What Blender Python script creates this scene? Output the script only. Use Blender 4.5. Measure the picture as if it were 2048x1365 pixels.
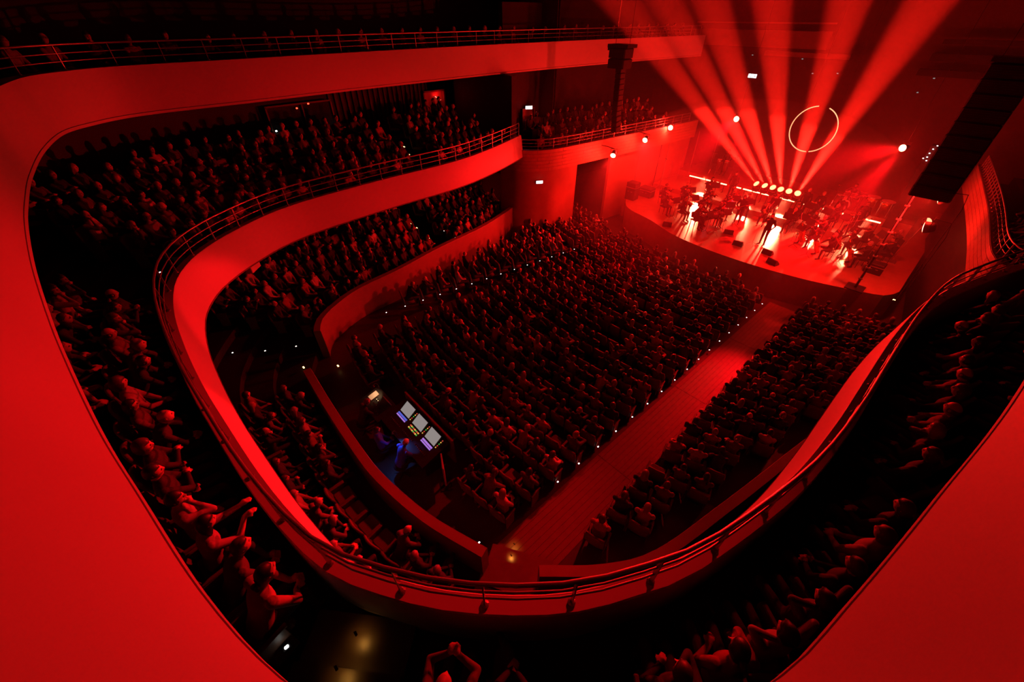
import bpy, bmesh, math, random
import numpy as np
from mathutils import Vector, Matrix
C = bpy.context.scene
COL = C.collection
for o in list(bpy.data.objects): bpy.data.objects.remove(o)
RND = random.Random(7)
PI = math.pi

# ------------------------------------------------------------------ camera
cam_d = bpy.data.cameras.new('camera'); cam = bpy.data.objects.new('camera', cam_d); COL.objects.link(cam)
cam_d.sensor_width = 36; cam_d.lens = 796 / 2048 * 36; cam_d.clip_start = 0.05; cam_d.clip_end = 200
CAM = Vector((0, -7.5, 11.0))
c_r, c_u, c_f = Vector((.73810311, -.67468793, 0)), Vector((.42771961, .46792177, .77337258)), Vector((.52178515, .57082871, -.63395177))
cam.matrix_world = Matrix(((c_r.x, c_u.x, -c_f.x, CAM.x), (c_r.y, c_u.y, -c_f.y, CAM.y), (c_r.z, c_u.z, -c_f.z, CAM.z), (0, 0, 0, 1)))
C.camera = cam
C.view_settings.view_transform = 'Standard'; C.view_settings.look = 'None'; C.view_settings.gamma = 1
C.view_settings.use_curve_mapping = False
C.view_settings.exposure = 0.0
C.cycles.max_bounces = 8; C.cycles.diffuse_bounces = 3; C.cycles.caustics_reflective = False; C.cycles.caustics_refractive = False

# ------------------------------------------------------------------ world and the hall's big lights
w = bpy.data.worlds.new('hall_dark'); C.world = w; w.use_nodes = True
w.node_tree.nodes['Background'].inputs[0].default_value = (.03, .006, .010, 1)
w.node_tree.nodes['Background'].inputs[1].default_value = 0.02
RED = (1, .003, .006)
HAZE = .007; HAZE_LOW = .013
HOT = (1, .007, .006)
BEAMC = (1, .010, .005)
def aim(o, to):
    o.rotation_euler = (Vector(to) - o.location).to_track_quat('-Z', 'Y').to_euler()
def spot(name, loc, to, watts, deg, blend=.5, col=RED, size=.12):
    l = bpy.data.lights.new(name, 'SPOT'); l.energy = watts; l.spot_size = math.radians(deg); l.spot_blend = blend
    l.color = col; l.shadow_soft_size = size
    o = bpy.data.objects.new(name, l); COL.objects.link(o); o.location = loc; aim(o, to); return o
def point(name, loc, watts, col=RED, size=.05):
    l = bpy.data.lights.new(name, 'POINT'); l.energy = watts; l.color = col; l.shadow_soft_size = size
    o = bpy.data.objects.new(name, l); COL.objects.link(o); o.location = loc; return o
# seven red stage floods: fixture position, what it is aimed at, watts into the hall
FLOODS = [
    ((27.6, 7.1, 5.25), (6, -3, 3.0), 2600), ((24.2, 6.75, 5.1), (12, 4, .5), 1800), ((21.3, 6.95, 4.7), (14, 4, .5), 1800),
    ((28.4, 3.35, 6.15), (4, 2, 4.5), 3600), ((28.0, -4.95, 6.05), (4, 4, 4.5), 3600),
    ((22.0, -7.45, 5.65), (23, 4, 1.5), 2600), ((21.8, -7.55, 4.65), (22, 3, 1.5), 2200)]
# what each fixture throws: flood index, target, watts, cone angle, soft edge
THROWS = [(0, (3, -3, 7.5), 700, 90, .6), (3, (-.7, -5.6, 9.5), 9000, 11, 1.0), (3, (-1.0, 5.5, 9.3), 3500, 8, 1.0), (3, (-.5, 4.3, 4.2), 26000, 9.5, .5), (3, (-.6, -2.6, 4.4), 52000, 11.5, .35), (3, (-.5, -.5, 2.3), 5000, 30, .9), (4, (9.5, -4.7, 0), 27000, 15, .8), (3, (24.6, -1.2, 1.3), 18000, 44, .9), (4, (24.6, -3.5, 1.3), 15000, 44, .9), (4, (8, 8, 2.8), 17000, 40, .9), (4, (3, -8.2, 8.5), 1500, 40, .9),
          (1, (12, 5, .5), 3000, 80, .6), (2, (15, 6, .5), 3000, 70, .6), (1, (7, -8, 3.4), 20000, 40, .8), (5, (14, 9.5, 5), 2500, 50, .7), (5, (23, 4, 1.5), 2500, 105, .6), (6, (22, 3, 1.5), 1500, 105, .6)]
for i, t, e, deg, bl in THROWS:
    p = Vector(FLOODS[i][0]); v = (Vector(FLOODS[i][1]) - p).normalized()
    spot('flood_throw', p + v * .22, t, e, deg, bl, HOT if i in (1, 2, 5, 6) else RED)
for i, (p, t, e) in enumerate(FLOODS):
    v = (Vector(t) - Vector(p)).normalized(); point('flood_spill', Vector(p) + v * .26, 500, (1, .012, .007), .08)
# six narrow beams thrown up from the bar behind the orchestra
BEAMS = [((28.4, .90, 2.8), (20, 6.99, 11.54)), ((28.4, .41, 2.8), (20, 4.66, 11.5)), ((28.4, -.05, 2.8), (20, 2.64, 11.46)),
         ((28.4, -.48, 2.8), (20, .23, 11.43)), ((28.4, -.92, 2.8), (20, -2.23, 11.38)), ((28.4, -1.38, 2.8), (20, -4.33, 11.35))]
for p, t in BEAMS:
    v = (Vector(t) - Vector(p)).normalized()
    spot('beam_light', Vector(p) + v * .16, t, 900000, 7.2, .5, BEAMC, .08)
# added warm spots along the LED bars, without fixtures, lighting the stage floor
for y in (4.4, 1.2, -.9, -3.1, -5.2):
    spot('bar_fill_spot', (28.92, y, 2.42), (25.3, y * .8 - .4, 1.25), 7000, 36, .7, (1, .20, .09), .15)
# added red washes from unseen lamps high over the first rows
spot('unseen_high_wash', (20, 0, 14), (0, -3.0, 4.0), 17000, 40, .9, RED, .3)
spot('unseen_high_wash', (19, 0, 14.5), (31, 0, 1.5), 2500, 60, .8, RED, .3)

# ------------------------------------------------------------------ materials
def mat(name, col, rough=.6, metal=0, noise=0, scale=8, bump=0, spec=.5, wave=None):
    m = bpy.data.materials.new(name); m.use_nodes = True
    nt = m.node_tree; b = nt.nodes['Principled BSDF']
    b.inputs['Base Color'].default_value = (*col, 1); b.inputs['Roughness'].default_value = rough
    b.inputs['Metallic'].default_value = metal; b.inputs['Specular IOR Level'].default_value = spec
    if noise or bump or wave:
        tc = nt.nodes.new('ShaderNodeTexCoord')
        if wave:
            n = nt.nodes.new('ShaderNodeTexWave'); n.inputs['Scale'].default_value = wave; n.inputs['Distortion'].default_value = 3
            n.bands_direction = 'Y'; n.inputs['Detail'].default_value = 3
        else:
            n = nt.nodes.new('ShaderNodeTexNoise'); n.inputs['Scale'].default_value = scale; n.inputs['Detail'].default_value = 4
        nt.links.new(tc.outputs['Object'], n.inputs['Vector'])
        f = n.outputs['Fac']
        if noise:
            mx = nt.nodes.new('ShaderNodeMix'); mx.data_type = 'RGBA'
            mx.inputs[6].default_value = (*[c * (1 - noise) for c in col], 1)
            mx.inputs[7].default_value = (*[min(1, c * (1 + noise)) for c in col], 1)
            nt.links.new(f, mx.inputs[0]); nt.links.new(mx.outputs[2], b.inputs['Base Color'])
        if bump:
            bp = nt.nodes.new('ShaderNodeBump'); bp.inputs['Strength'].default_value = bump; bp.inputs['Distance'].default_value = .02
            nt.links.new(f, bp.inputs['Height']); nt.links.new(bp.outputs[0], b.inputs['Normal'])
    return m
def emit(name, col, s):
    m = bpy.data.materials.new(name); m.use_nodes = True; nt = m.node_tree; nt.nodes.clear()
    e = nt.nodes.new('ShaderNodeEmission'); e.inputs[0].default_value = (*col, 1); e.inputs[1].default_value = s
    o = nt.nodes.new('ShaderNodeOutputMaterial'); nt.links.new(e.outputs[0], o.inputs[0]); return m
M = dict(
    plaster=mat('plaster_white', (.62, .58, .56), .55, noise=.04, scale=1.5),
    rim=mat('rim_stone', (.20, .18, .18), .5, noise=.1),
    rimlow=mat('oak_rim', (.15, .09, .06), .55, noise=.2, scale=3),
    tierwall=mat('tier_wall_wood', (.26, .17, .12), .5, noise=.15, scale=3),
    floor=mat('dark_parquet', (.055, .032, .022), .42, noise=.25, scale=2),
    aisle=mat('aisle_oak', (.17, .09, .055), .45, noise=.2, scale=5),
    carpet=mat('dark_carpet', (.012, .009, .010), .9, noise=.2, scale=30),
    black=mat('black_paint', (.010, .009, .010), .55),
    wallm=mat('wall_dark', (.018, .012, .012), .75, noise=.15, scale=3),
    slat=mat('slat_dark', (.034, .022, .020), .6),
    ceil=mat('ceiling_black', (.006, .005, .006), .9),
    metal=mat('rail_steel', (.42, .40, .40), .35, .8),
    darkmetal=mat('dark_steel', (.05, .05, .055), .4, .7),
    chrome=mat('chrome', (.75, .73, .72), .18, 1),
    seatf=mat('seat_fabric', (.13, .055, .045), .85, noise=.2, scale=40, bump=.1),
    seatw=mat('seat_wood', (.13, .065, .042), .5, noise=.2, scale=6),
    stage=mat('stage_boards', (.34, .19, .12), .24, noise=.15, scale=3, spec=1.0),
    plank=mat('gallery_oak', (.48, .30, .19), .5, noise=.2, scale=4, bump=.2),
    lowwall=mat('stage_wall_oak', (.40, .22, .14), .5, noise=.2, scale=2),
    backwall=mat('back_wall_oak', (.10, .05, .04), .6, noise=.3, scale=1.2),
    paper=mat('music_paper', (.8, .78, .74), .7),
    varnish=mat('violin_varnish', (.30, .10, .03), .25),
    brass=mat('brass', (.85, .55, .2), .2, 1),
    drum=mat('drum_shell', (.12, .03, .03), .25),
    skinhead=mat('drum_skin', (.75, .72, .68), .5),
    grey=mat('grey_panel', (.30, .32, .32), .5),
    glass=mat('booth_glass', (.03, .03, .035), .1),
)
E_ = dict(
    lamp=emit('lamp_face', (1, .22, .10), 30), beamlens=emit('beam_lens', (1, .022, .009), 60), bar=emit('led_bar_tube', (1, .10, .045), 26),
    ring=emit('led_ring_tube', (1, .36, .16), 2.2), white=emit('aisle_led', (1, .97, .9), 6), warm=emit('step_led', (1, .62, .2), 5),
    sign=emit('exit_sign_face', (.95, .97, 1), 3.5), signink=mat('exit_sign_ink', (.02, .12, .06)), tube=emit('door_tube', (1, .12, .07), 4),
    redled=emit('red_indicator', (1, .05, .02), 5), screen=emit('screen_grey', (.55, .47, .45), .5), blue=emit('screen_blue', (.12, .14, .75), .8),
    violet=emit('screen_violet', (.5, .22, .85), .8), green=emit('key_green', (.1, .55, .08), .8), amber=emit('key_amber', (.9, .45, .08), 1.0),
    kred=emit('key_red', (.8, .08, .05), .8), desk=emit('desk_lamp_glow', (1, .62, .32), 5))

# ------------------------------------------------------------------ helpers
def mesh(name, v, f, mats=(), smooth=False, mi=None):
    me = bpy.data.meshes.new(name); me.from_pydata([tuple(p) for p in v], [], f)
    for m in mats: me.materials.append(m)
    if mi is not None: me.polygons.foreach_set('material_index', mi)
    if smooth: me.polygons.foreach_set('use_smooth', [True] * len(me.polygons))
    me.update(); return me
def tag(o, label=None, cat=None, group=None, kind=None):
    if label: o['label'] = label
    if cat: o['category'] = cat
    if group: o['group'] = group
    if kind: o['kind'] = kind
    return o
def obj(name, me, parent=None, loc=None, rz=None):
    o = bpy.data.objects.new(name, me); COL.objects.link(o)
    if parent is not None: o.parent = parent
    if loc is not None: o.location = loc
    if rz is not None: o.rotation_euler = (0, 0, rz)
    return o
def empty(name, loc=(0, 0, 0), rz=0):
    o = bpy.data.objects.new(name, None); COL.objects.link(o); o.location = loc; o.rotation_euler = (0, 0, rz); o.empty_display_size = .1; return o
class MB:
    """collects simple solids into one mesh"""
    def __init__(s): s.v = []; s.f = []; s.m = []
    def add(s, v, f, m=0):
        n = len(s.v); s.v += [tuple(p) for p in v]; s.f += [tuple(i + n for i in q) for q in f]; s.m += [m] * len(f); return s
    def box(s, c, d, rz=0, ry=0, m=0, taper=1, bev=0):
        dx, dy, dz = d[0] / 2, d[1] / 2, d[2] / 2
        if bev:
            b = bev; pts = []
            ring = [(dx, dy - b), (dx - b, dy), (-dx + b, dy), (-dx, dy - b), (-dx, -dy + b), (-dx + b, -dy), (dx - b, -dy), (dx, -dy + b)]
            pts = [(x, y, -dz) for x, y in ring] + [(x, y, dz - b) for x, y in ring] + [(x * (1 - b / dx), y * (1 - b / dy), dz) for x, y in ring]
            F = [tuple(range(7, -1, -1)), tuple(range(16, 24))] + [(r * 8 + i, r * 8 + (i + 1) % 8, r * 8 + 8 + (i + 1) % 8, r * 8 + 8 + i) for r in (0, 1) for i in range(8)]
        else:
            pts = [(-dx, -dy, -dz), (dx, -dy, -dz), (dx, dy, -dz), (-dx, dy, -dz), (-dx * taper, -dy * taper, dz), (dx * taper, -dy * taper, dz), (dx * taper, dy * taper, dz), (-dx * taper, dy * taper, dz)]
            F = [(3, 2, 1, 0), (4, 5, 6, 7), (0, 1, 5, 4), (1, 2, 6, 5), (2, 3, 7, 6), (3, 0, 4, 7)]
        R = Matrix.Rotation(rz, 3, 'Z') @ Matrix.Rotation(ry, 3, 'Y'); c = Vector(c)
        return s.add([R @ Vector(p) + c for p in pts], F, m)
    def tube(s, pts, r, n=8, m=0, cap=True):
        pts = [Vector(p) for p in pts]; rs = r if isinstance(r, (list, tuple)) else [r] * len(pts)
        V = []; up = Vector((0, 0, 1))
        for i, p in enumerate(pts):
            t = (pts[min(i + 1, len(pts) - 1)] - pts[max(i - 1, 0)]).normalized()
            a = t.cross(up if abs(t.z) < .95 else Vector((1, 0, 0))).normalized(); b = t.cross(a)
            V += [p + (a * math.cos(2 * PI * k / n) + b * math.sin(2 * PI * k / n)) * rs[i] for k in range(n)]
        F = [(i * n + k, i * n + (k + 1) % n, (i + 1) * n + (k + 1) % n, (i + 1) * n + k) for i in range(len(pts) - 1) for k in range(n)]
        if cap: F += [tuple(range(n - 1, -1, -1)), tuple(range((len(pts) - 1) * n, len(pts) * n))]
        return s.add(V, F, m)
    def lathe(s, prof, n=16, c=(0, 0, 0), R=None, m=0):
        V = []; c = Vector(c)
        for r, z in prof:
            for k in range(n):
                p = Vector((r * math.cos(2 * PI * k / n), r * math.sin(2 * PI * k / n), z)); V.append((R @ p if R else p) + c)
        F = [(i * n + k, i * n + (k + 1) % n, (i + 1) * n + (k + 1) % n, (i + 1) * n + k) for i in range(len(prof) - 1) for k in range(n)]
        F += [tuple(range(n - 1, -1, -1)), tuple(range((len(prof) - 1) * n, len(prof) * n))]
        return s.add(V, F, m)
    def mesh(s, name, mats, smooth=False): return mesh(name, s.v, s.f, mats if isinstance(mats, (list, tuple)) else [mats], smooth, s.m)
    def build(s, name, mats, parent=None, loc=None, rz=None, smooth=False): return obj(name, s.mesh(name, mats, smooth), parent, loc, rz)
def catmull(P, step=.3):
    P = [np.array(p, float) for p in P]; Q = [2 * P[0] - P[1]] + P + [2 * P[-1] - P[-2]]; out = []
    for i in range(1, len(Q) - 2):
        n = max(1, int(np.linalg.norm(Q[i + 1] - Q[i]) / step))
        for k in range(n):
            t = k / n; a, b, c, d = Q[i - 1], Q[i], Q[i + 1], Q[i + 2]
            out.append(.5 * (2 * b + (c - a) * t + (2 * a - 5 * b + 4 * c - d) * t * t + (3 * b - a - 3 * c + d) * t ** 3))
    return np.array(out + [P[-1]])
class Curve:
    """plan curve of a balcony front, left (stage end) -> back -> right; outward = away from the hall"""
    def __init__(s, P, step=.3):
        s.p = catmull(P, step); t = np.gradient(s.p, axis=0)
        for _ in range(3): t[1:-1] = (t[:-2] + 2 * t[1:-1] + t[2:]) / 4
        t /= np.linalg.norm(t, axis=1)[:, None]
        s.t = t; s.n = np.stack([t[:, 1], -t[:, 0]], 1)
        s.s = np.concatenate([[0], np.cumsum(np.linalg.norm(np.diff(s.p, axis=0), axis=1))]); s.L = s.s[-1]
    def at(s, d, off=0):
        x = np.interp(d, s.s, s.p[:, 0]); y = np.interp(d, s.s, s.p[:, 1]); nx = np.interp(d, s.s, s.n[:, 0]); ny = np.interp(d, s.s, s.n[:, 1])
        l = math.hypot(nx, ny); nx /= l; ny /= l
        return np.array((x + nx * off, y + ny * off)), np.array((nx, ny))
    def offset_line(s, off, a=0, b=None):
        """offset curve as a cleaned polyline sampled by its own arc length"""
        k = (s.s >= a) & (s.s <= (s.L if b is None else b)); return s.p[k] + s.n[k] * off, s.n[k]
def sweep(name, cv, prof, m, a=0, b=None, closed=True, parent=None, smooth=True):
    """sweep profile [(offset, z)] along the curve; closed ring of profile points, end caps"""
    k = (cv.s >= a) & (cv.s <= (cv.L if b is None else b)); P = cv.p[k]; N = cv.n[k]; n = len(prof)
    V = [(P[i, 0] + N[i, 0] * o_, P[i, 1] + N[i, 1] * o_, z) for i in range(len(P)) for o_, z in prof]
    F = [(i * n + j, i * n + (j + 1) % n, (i + 1) * n + (j + 1) % n, (i + 1) * n + j) for i in range(len(P) - 1) for j in range(n if closed else n - 1)]
    if closed: F += [tuple(range(n - 1, -1, -1)), tuple(range((len(P) - 1) * n, len(P) * n))]
    me = mesh(name, V, F, [m], False); o = obj(name, me, parent)
    if smooth:
        me.polygons.foreach_set('use_smooth', [True] * len(me.polygons)); me.set_sharp_from_angle(angle=math.radians(35))
    return o
def structure(o): o['kind'] = 'structure'; return o
def lerp(a, b, t): return a + (b - a) * t

# ------------------------------------------------------------------ plan curves
CV2 = Curve([(16.2, 9.5), (13.2, 8.45), (10.6, 7.85), (7.2, 7.72), (4.46, 7.5), (3.28, 7.27), (2.42, 6.94), (1.58, 6.44), (.96, 6.0), (.36, 5.42), (-.01, 4.88), (-.31, 4.24), (-.5, 3.5), (-.64, 2.44),
             (-.69, 1.05), (-.67, -.3), (-.6, -1.4), (-.49, -2.75), (-.34, -3.8), (-.14, -4.6), (.19, -5.2), (.6, -5.77), (1.12, -6.31), (1.63, -6.73), (2.25, -7.08), (2.98, -7.40), (4.81, -7.82), (6.4, -7.96),
             (8, -8.0), (10, -8.06), (11.9, -8.25), (13.3, -8.62), (15.6, -9.4), (17, -10.0)])
CV3 = Curve([(34, 9.4), (24.5, 10.3), (16.5, 10.62), (11.2, 10.45), (7.6, 10.25), (4.1, 9.95), (2.2, 9.85), (1.2, 9.75), (.45, 9.5), (-.25, 8.95), (-.85, 8.1), (-1.22, 6.2), (-1.4, 3.9), (-1.43, 2.1), (-1.41, .9), (-1.33, -.64), (-1.21, -2.07), (-1.1, -3.1),
             (-.95, -4.25), (-.81, -5.05), (-.65, -5.9), (-.47, -6.52), (-.22, -7.02), (.12, -7.42), (.58, -7.75), (1.15, -7.99), (1.68, -8.11), (2.7, -8.3), (4.5, -8.6), (8, -9.0), (14, -9.5), (24, -9.6), (34, -9.2)], .14)
CV1L = Curve([(17.2, 10.3), (13.3, 9.0), (9.7, 8.4), (7.0, 7.8), (5.0, 7.5), (3.8, 7.0), (2.96, 6.4), (2.6, 5.75)])
CV1B = Curve([(1.56, 4.0), (1.44, 2), (1.38, 0), (1.42, -1.2), (1.7, -2.8), (2.2, -4.3)])
CV1R = Curve([(2.78, -5.3), (3.8, -6.2), (4.9, -6.8), (6.9, -7.25), (8.4, -7.55), (10.7, -8.0), (14, -8.8), (17, -9.8)])
CV1ALL = Curve([(17.2, 10.3), (13.3, 9.0), (9.7, 8.4), (7.0, 7.8), (5.0, 7.5), (3.8, 7.0), (2.96, 6.4), (2.4, 5.75), (1.7, 4.4), (1.44, 2), (1.38, 0), (1.42, -1.2), (1.7, -2.8), (2.2, -4.3), (2.75, -5.2), (3.8, -6.2), (4.9, -6.8), (6.9, -7.25), (8.4, -7.55), (10.7, -8.0), (14, -8.8), (17, -9.8)])
GAL = Curve([(31, 6.9), (25, 7.45), (22, 7.8), (18.4, 8.2), (17.2, 8.5), (16.4, 9.0), (15.9, 9.8), (15.8, 10.8)])
GALR = Curve([(17.2, -12.5), (17.2, -10.7), (17.6, -9.7), (18.6, -9.2), (22, -8.85), (25, -8.5), (31, -7.7)])
def zf(x): return .8 - .045 * (x - 2)

# ------------------------------------------------------------------ structure
structure(obj('floor', mesh('floor', [(-8, -20, zf(1.2)), (1.2, -20, zf(1.2)), (1.2, 20, zf(1.2)), (-8, 20, zf(1.2)), (22.5, -20, zf(22.5)), (22.5, 20, zf(22.5)), (40, -20, zf(22.5)), (40, 20, zf(22.5))],
    [(0, 1, 2, 3), (1, 4, 5, 2), (4, 6, 7, 5)], [M['floor']])))
def aisle(name, y0, y1, x0, x1):
    mb = MB(); n = 9
    o = structure(empty(name))
    bw = (y1 - y0) / n
    for i in range(n):
        y = y0 + bw * (i + .5); b = MB()
        for k in range(4):
            xa = lerp(x0, x1, k / 4) ; xb = lerp(x0, x1, (k + 1) / 4) - .012
            b.add([(xa, y - bw / 2 + .004, zf(xa)), (xb, y - bw / 2 + .004, zf(xb)), (xb, y + bw / 2 - .004, zf(xb)), (xa, y + bw / 2 - .004, zf(xa)),
                   (xa, y - bw / 2 + .004, zf(xa) + .012), (xb, y - bw / 2 + .004, zf(xb) + .012), (xb, y + bw / 2 - .004, zf(xb) + .012), (xa, y + bw / 2 - .004, zf(xa) + .012)],
                  [(4, 5, 6, 7), (0, 1, 5, 4), (1, 2, 6, 5), (2, 3, 7, 6), (3, 0, 4, 7)])
        b.build('plank', M['aisle'], o)
aisle('floor_aisle_right', -5.3, -3.95, 2.2, 20.6)
structure(obj('ceiling', mesh('ceiling', [(-12, -22, 17), (40, -22, 17), (40, 22, 17), (-12, 22, 17)], [(3, 2, 1, 0)], [M['ceil']])))
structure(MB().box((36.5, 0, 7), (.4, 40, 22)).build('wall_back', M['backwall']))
structure(MB().box((-9, 0, 8), (.4, 44, 20)).build('wall_rear', M['wallm']))
WL = Curve([(40, 15.4), (21, 15.6), (16.5, 15.7), (13, 14.9), (10, 14.35), (7.2, 14.2), (4.4, 14.1), (2, 13.8), (-1, 12.5), (-4, 10), (-6.4, 7), (-7.2, 3), (-7.2, 0), (-7, -4), (-5.5, -9), (-2, -13), (3, -14.5), (8, -14.8), (16, -15.3), (40, -15)])
structure(sweep('wall_left', WL, [(0, 0), (.3, 0), (.3, 17), (0, 17)], M['wallm'], 0, 60))
structure(sweep('wall_right', WL, [(0, 0), (.3, 0), (.3, 17), (0, 17)], M['wallm'], 59.7, None))
sl = MB()
for d in np.arange(17.5, 32, .3):
    p, n = WL.at(d, -.04); sl.box((p[0], p[1], 7.2), (.07, .12, 3.2), math.atan2(n[1], n[0]))
tag(sl.build('slat', M['slat'], bpy.data.objects['wall_left']), kind='stuff')

# third (upper) balcony
P3 = [(.0, 8.70), (-.03, 8.70), (-.03, 8.80), (.0, 8.82), (.12, 9.9), (.5, 9.9), (.5, 9.2), (.3, 9.2), (.2, 8.72)]
def ease(t): t = min(1, max(0, t)); return t * t * (3 - 2 * t)
CV3T = Curve([(34, 9.4), (34, 9.3)]); CV3T.__dict__.update(CV3.__dict__)
K3 = np.array([.02 + .22 * ease((2 - y) / 8) if x < 6 else .02 + .22 * (y < 0) for x, y in CV3.p])
V = []; F = []
for i in range(len(CV3.p)):
    for o_, z in ((0, 8.78), (K3[i], 9.9), (K3[i] + .38, 9.9), (K3[i] + .38, 9.2), (.25, 8.78)): V.append((CV3.p[i, 0] + CV3.n[i, 0] * o_, CV3.p[i, 1] + CV3.n[i, 1] * o_, z))
F = [(i * 5 + j, i * 5 + (j + 1) % 5, i * 5 + 5 + (j + 1) % 5, i * 5 + 5 + j) for i in range(len(CV3.p) - 1) for j in range(5)]
o = structure(obj('balcony_front_upper', mesh('balcony_front_upper', V, F, [M['plaster']], True))); o.data.set_sharp_from_angle(angle=math.radians(35))
structure(sweep('trim_upper_balcony', CV3, [(.06, 8.695), (-.006, 8.695), (-.006, 8.765), (.06, 8.765)], M['plaster']))
structure(sweep('floor_upper_balcony', CV3, [(.2, 8.73), (.5, 9.25), (1.5, 9.25), (1.5, 9.6), (2.4, 9.6), (2.4, 9.95), (3.3, 9.95), (3.3, 10.3), (5.2, 10.3), (5.2, 8.73)], M['carpet'], 0, 33))
structure(sweep('floor_upper_balcony_back', CV3, [(.2, 8.73), (.45, 9.0), (.9, 9.0), (.9, 8.73)], M['carpet'], 32.7, None))
# second (middle) balcony
structure(sweep('balcony_front_middle', CV2, [(-.16, 4.95), (0, 6.0), (.015, 6.02), (.2, 6.02), (.215, 6.0), (.215, 5.15), (.1, 4.95)], M['plaster']))
structure(sweep('trim_middle_balcony', CV2, [(-.17, 4.91), (.12, 4.91), (.12, 4.95), (-.17, 4.95)], M['rimlow']))
R2 = .28
prof = [(.05, 4.93), (.21, 5.15), (1.45, 5.15)]
for r in range(1, 6):
    prof += [(1.45 + .9 * (r - 1), 5.15 + R2 * r), (1.45 + .9 * r, 5.15 + R2 * r)]
prof += [(6.6, 5.15 + R2 * 5), (6.6, 4.82)]
structure(sweep('floor_middle_balcony', CV2, prof, M['carpet'], smooth=False))
# first tier wall, three lengths with two gaps for stairs
for nm, cv in (('left', CV1L), ('rear', CV1B), ('right', CV1R)):
    structure(sweep('wall_first_tier_' + nm, cv, [(0, .2), (0, 2.0), (.015, 2.05), (.24, 2.05), (.25, 2.0), (.25, .2)], M['tierwall']))
R1 = .28
prof = [(.22, .2), (.22, 1.12), (1.35, 1.12)]
for r in range(1, 5): prof += [(1.35 + .88 * (r - 1), 1.12 + R1 * r), (1.35 + .88 * r, 1.12 + R1 * r)]
prof += [(6.5, 1.12 + R1 * 4), (6.5, .2)]
structure(sweep('floor_first_tier', CV1ALL, prof, M['carpet'], smooth=False))
# two shallow steps at the rear right doorway
for i, (x, y) in enumerate(((3.05, -4.75), (2.72, -4.9))):
    structure(MB().box((x - .3, y, .9 + .12 * i), (.6, 1.5, .24), .55).build('floor_step', M['aisle']))
# gallery beside the stage: planked front, oak wall below
def gallery(cv, nm, planks):
    structure(sweep('balcony_front_gallery_' + nm, cv, [(.03, 4.2), (.03, 5.3), (.28, 5.3), (.28, 4.2)], M['rim']))
    structure(sweep('floor_gallery_' + nm, cv, [(.1, 4.2), (.28, 4.6), (1.5, 4.6), (1.5, 4.95), (2.5, 4.95), (2.5, 5.3), (4.4, 5.3), (4.4, 4.2)], M['carpet']))
    g = bpy.data.objects['balcony_front_gallery_' + nm]
    for r in range(6):
        d = .02; j = 0
        while d < cv.L - .05:
            L = min(1.6 if (j or r % 2) else .9, cv.L - d); n_ = max(2, int(L / .25)); V = []
            for k in range(n_ + 1):
                (q, nn) = cv.at(d + (L - .015) * k / n_)
                for o_, z in ((0, 4.2 + r * .183), (-.018, 4.2 + r * .183), (-.018, 4.2 + (r + 1) * .183 - .016), (0, 4.2 + (r + 1) * .183 - .016)):
                    V.append((q[0] + nn[0] * (o_ + .03), q[1] + nn[1] * (o_ + .03), z))
            F = [(k * 4 + a, k * 4 + (a + 1) % 4, k * 4 + 4 + (a + 1) % 4, k * 4 + 4 + a) for k in range(n_) for a in range(4)] + [(3, 2, 1, 0), (n_ * 4, n_ * 4 + 1, n_ * 4 + 2, n_ * 4 + 3)]
            obj('plank', mesh('plank', V, F, [M['plank']]), g); d += L; j += 1
gallery(GAL, 'left', True); gallery(GALR, 'right', True)
structure(sweep('wall_stage_left', GAL, [(.02, 0), (.02, 4.2), (.25, 4.2), (.25, 0)], M['lowwall'], 11.6, None))
structure(sweep('wall_stage_left_far', GAL, [(.3, 0), (.3, 4.2), (.5, 4.2), (.5, 0)], M['lowwall'], 0, 8.6))
structure(sweep('wall_stage_right', GALR, [(.02, 0), (.02, 4.2), (.25, 4.2), (.25, 0)], M['black']))
structure(sweep('wall_gallery_left', GAL, [(4.3, 4.6), (4.3, 17), (4.5, 17), (4.5, 4.6)], M['wallm']))
structure(MB().box((16.15, 12.6, 6.2), (.35, 5.2, 4.9)).build('wall_portal_left', M['wallm']))
# upper rear ledges on the end wall
structure(MB().box((35.8, 6.5, 9.75), (1.0, 9.0, .9)).box((35.4, 6.5, 10.6), (.08, 9.0, .08)).box((35.4, 3.0, 9.0), (.6, 5, .25)).build('trim_1', M['tierwall']))
structure(MB().box((35.8, -6.2, 9.2), (1.0, 6.0, .35)).box((35.5, -6.2, 8.5), (.7, 6.4, .3)).box((35.3, -6.2, 9.9), (.5, 5.6, .2)).build('trim_2', M['wallm']))
# stage platform with a bowed front edge, two low orchestra risers
SE = catmull([(24.5, 7.6), (22.7, 6.23), (22, 4.1), (21.15, 2.1), (20.8, -.2), (20.85, -2.5), (21.2, -4.6), (21.7, -6.2), (22.3, -7.6), (23.2, -8.0)], .4)
def slab(pts, z0, z1, nm, m):
    n = len(pts); V = [(p[0], p[1], z0) for p in pts] + [(p[0], p[1], z1) for p in pts]
    F = [tuple(range(n - 1, -1, -1)), tuple(range(n, 2 * n))] + [(i, (i + 1) % n, n + (i + 1) % n, n + i) for i in range(n)]
    return obj(nm, mesh(nm, V, F, [m]))
structure(slab([tuple(p) for p in SE[::-1]] + [(24.5, 8.0), (36.3, 8.0), (36.3, -8.0)], -.4, 1.35, 'floor_stage', M['stage']))
structure(MB().box((28.9, .3, 1.5), (3.2, 14.0, .3)).build('floor_riser_low', M['stage']))
structure(MB().box((31.3, .3, 1.7), (2.0, 14.4, .7)).build('floor_riser_high', M['stage']))
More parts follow.
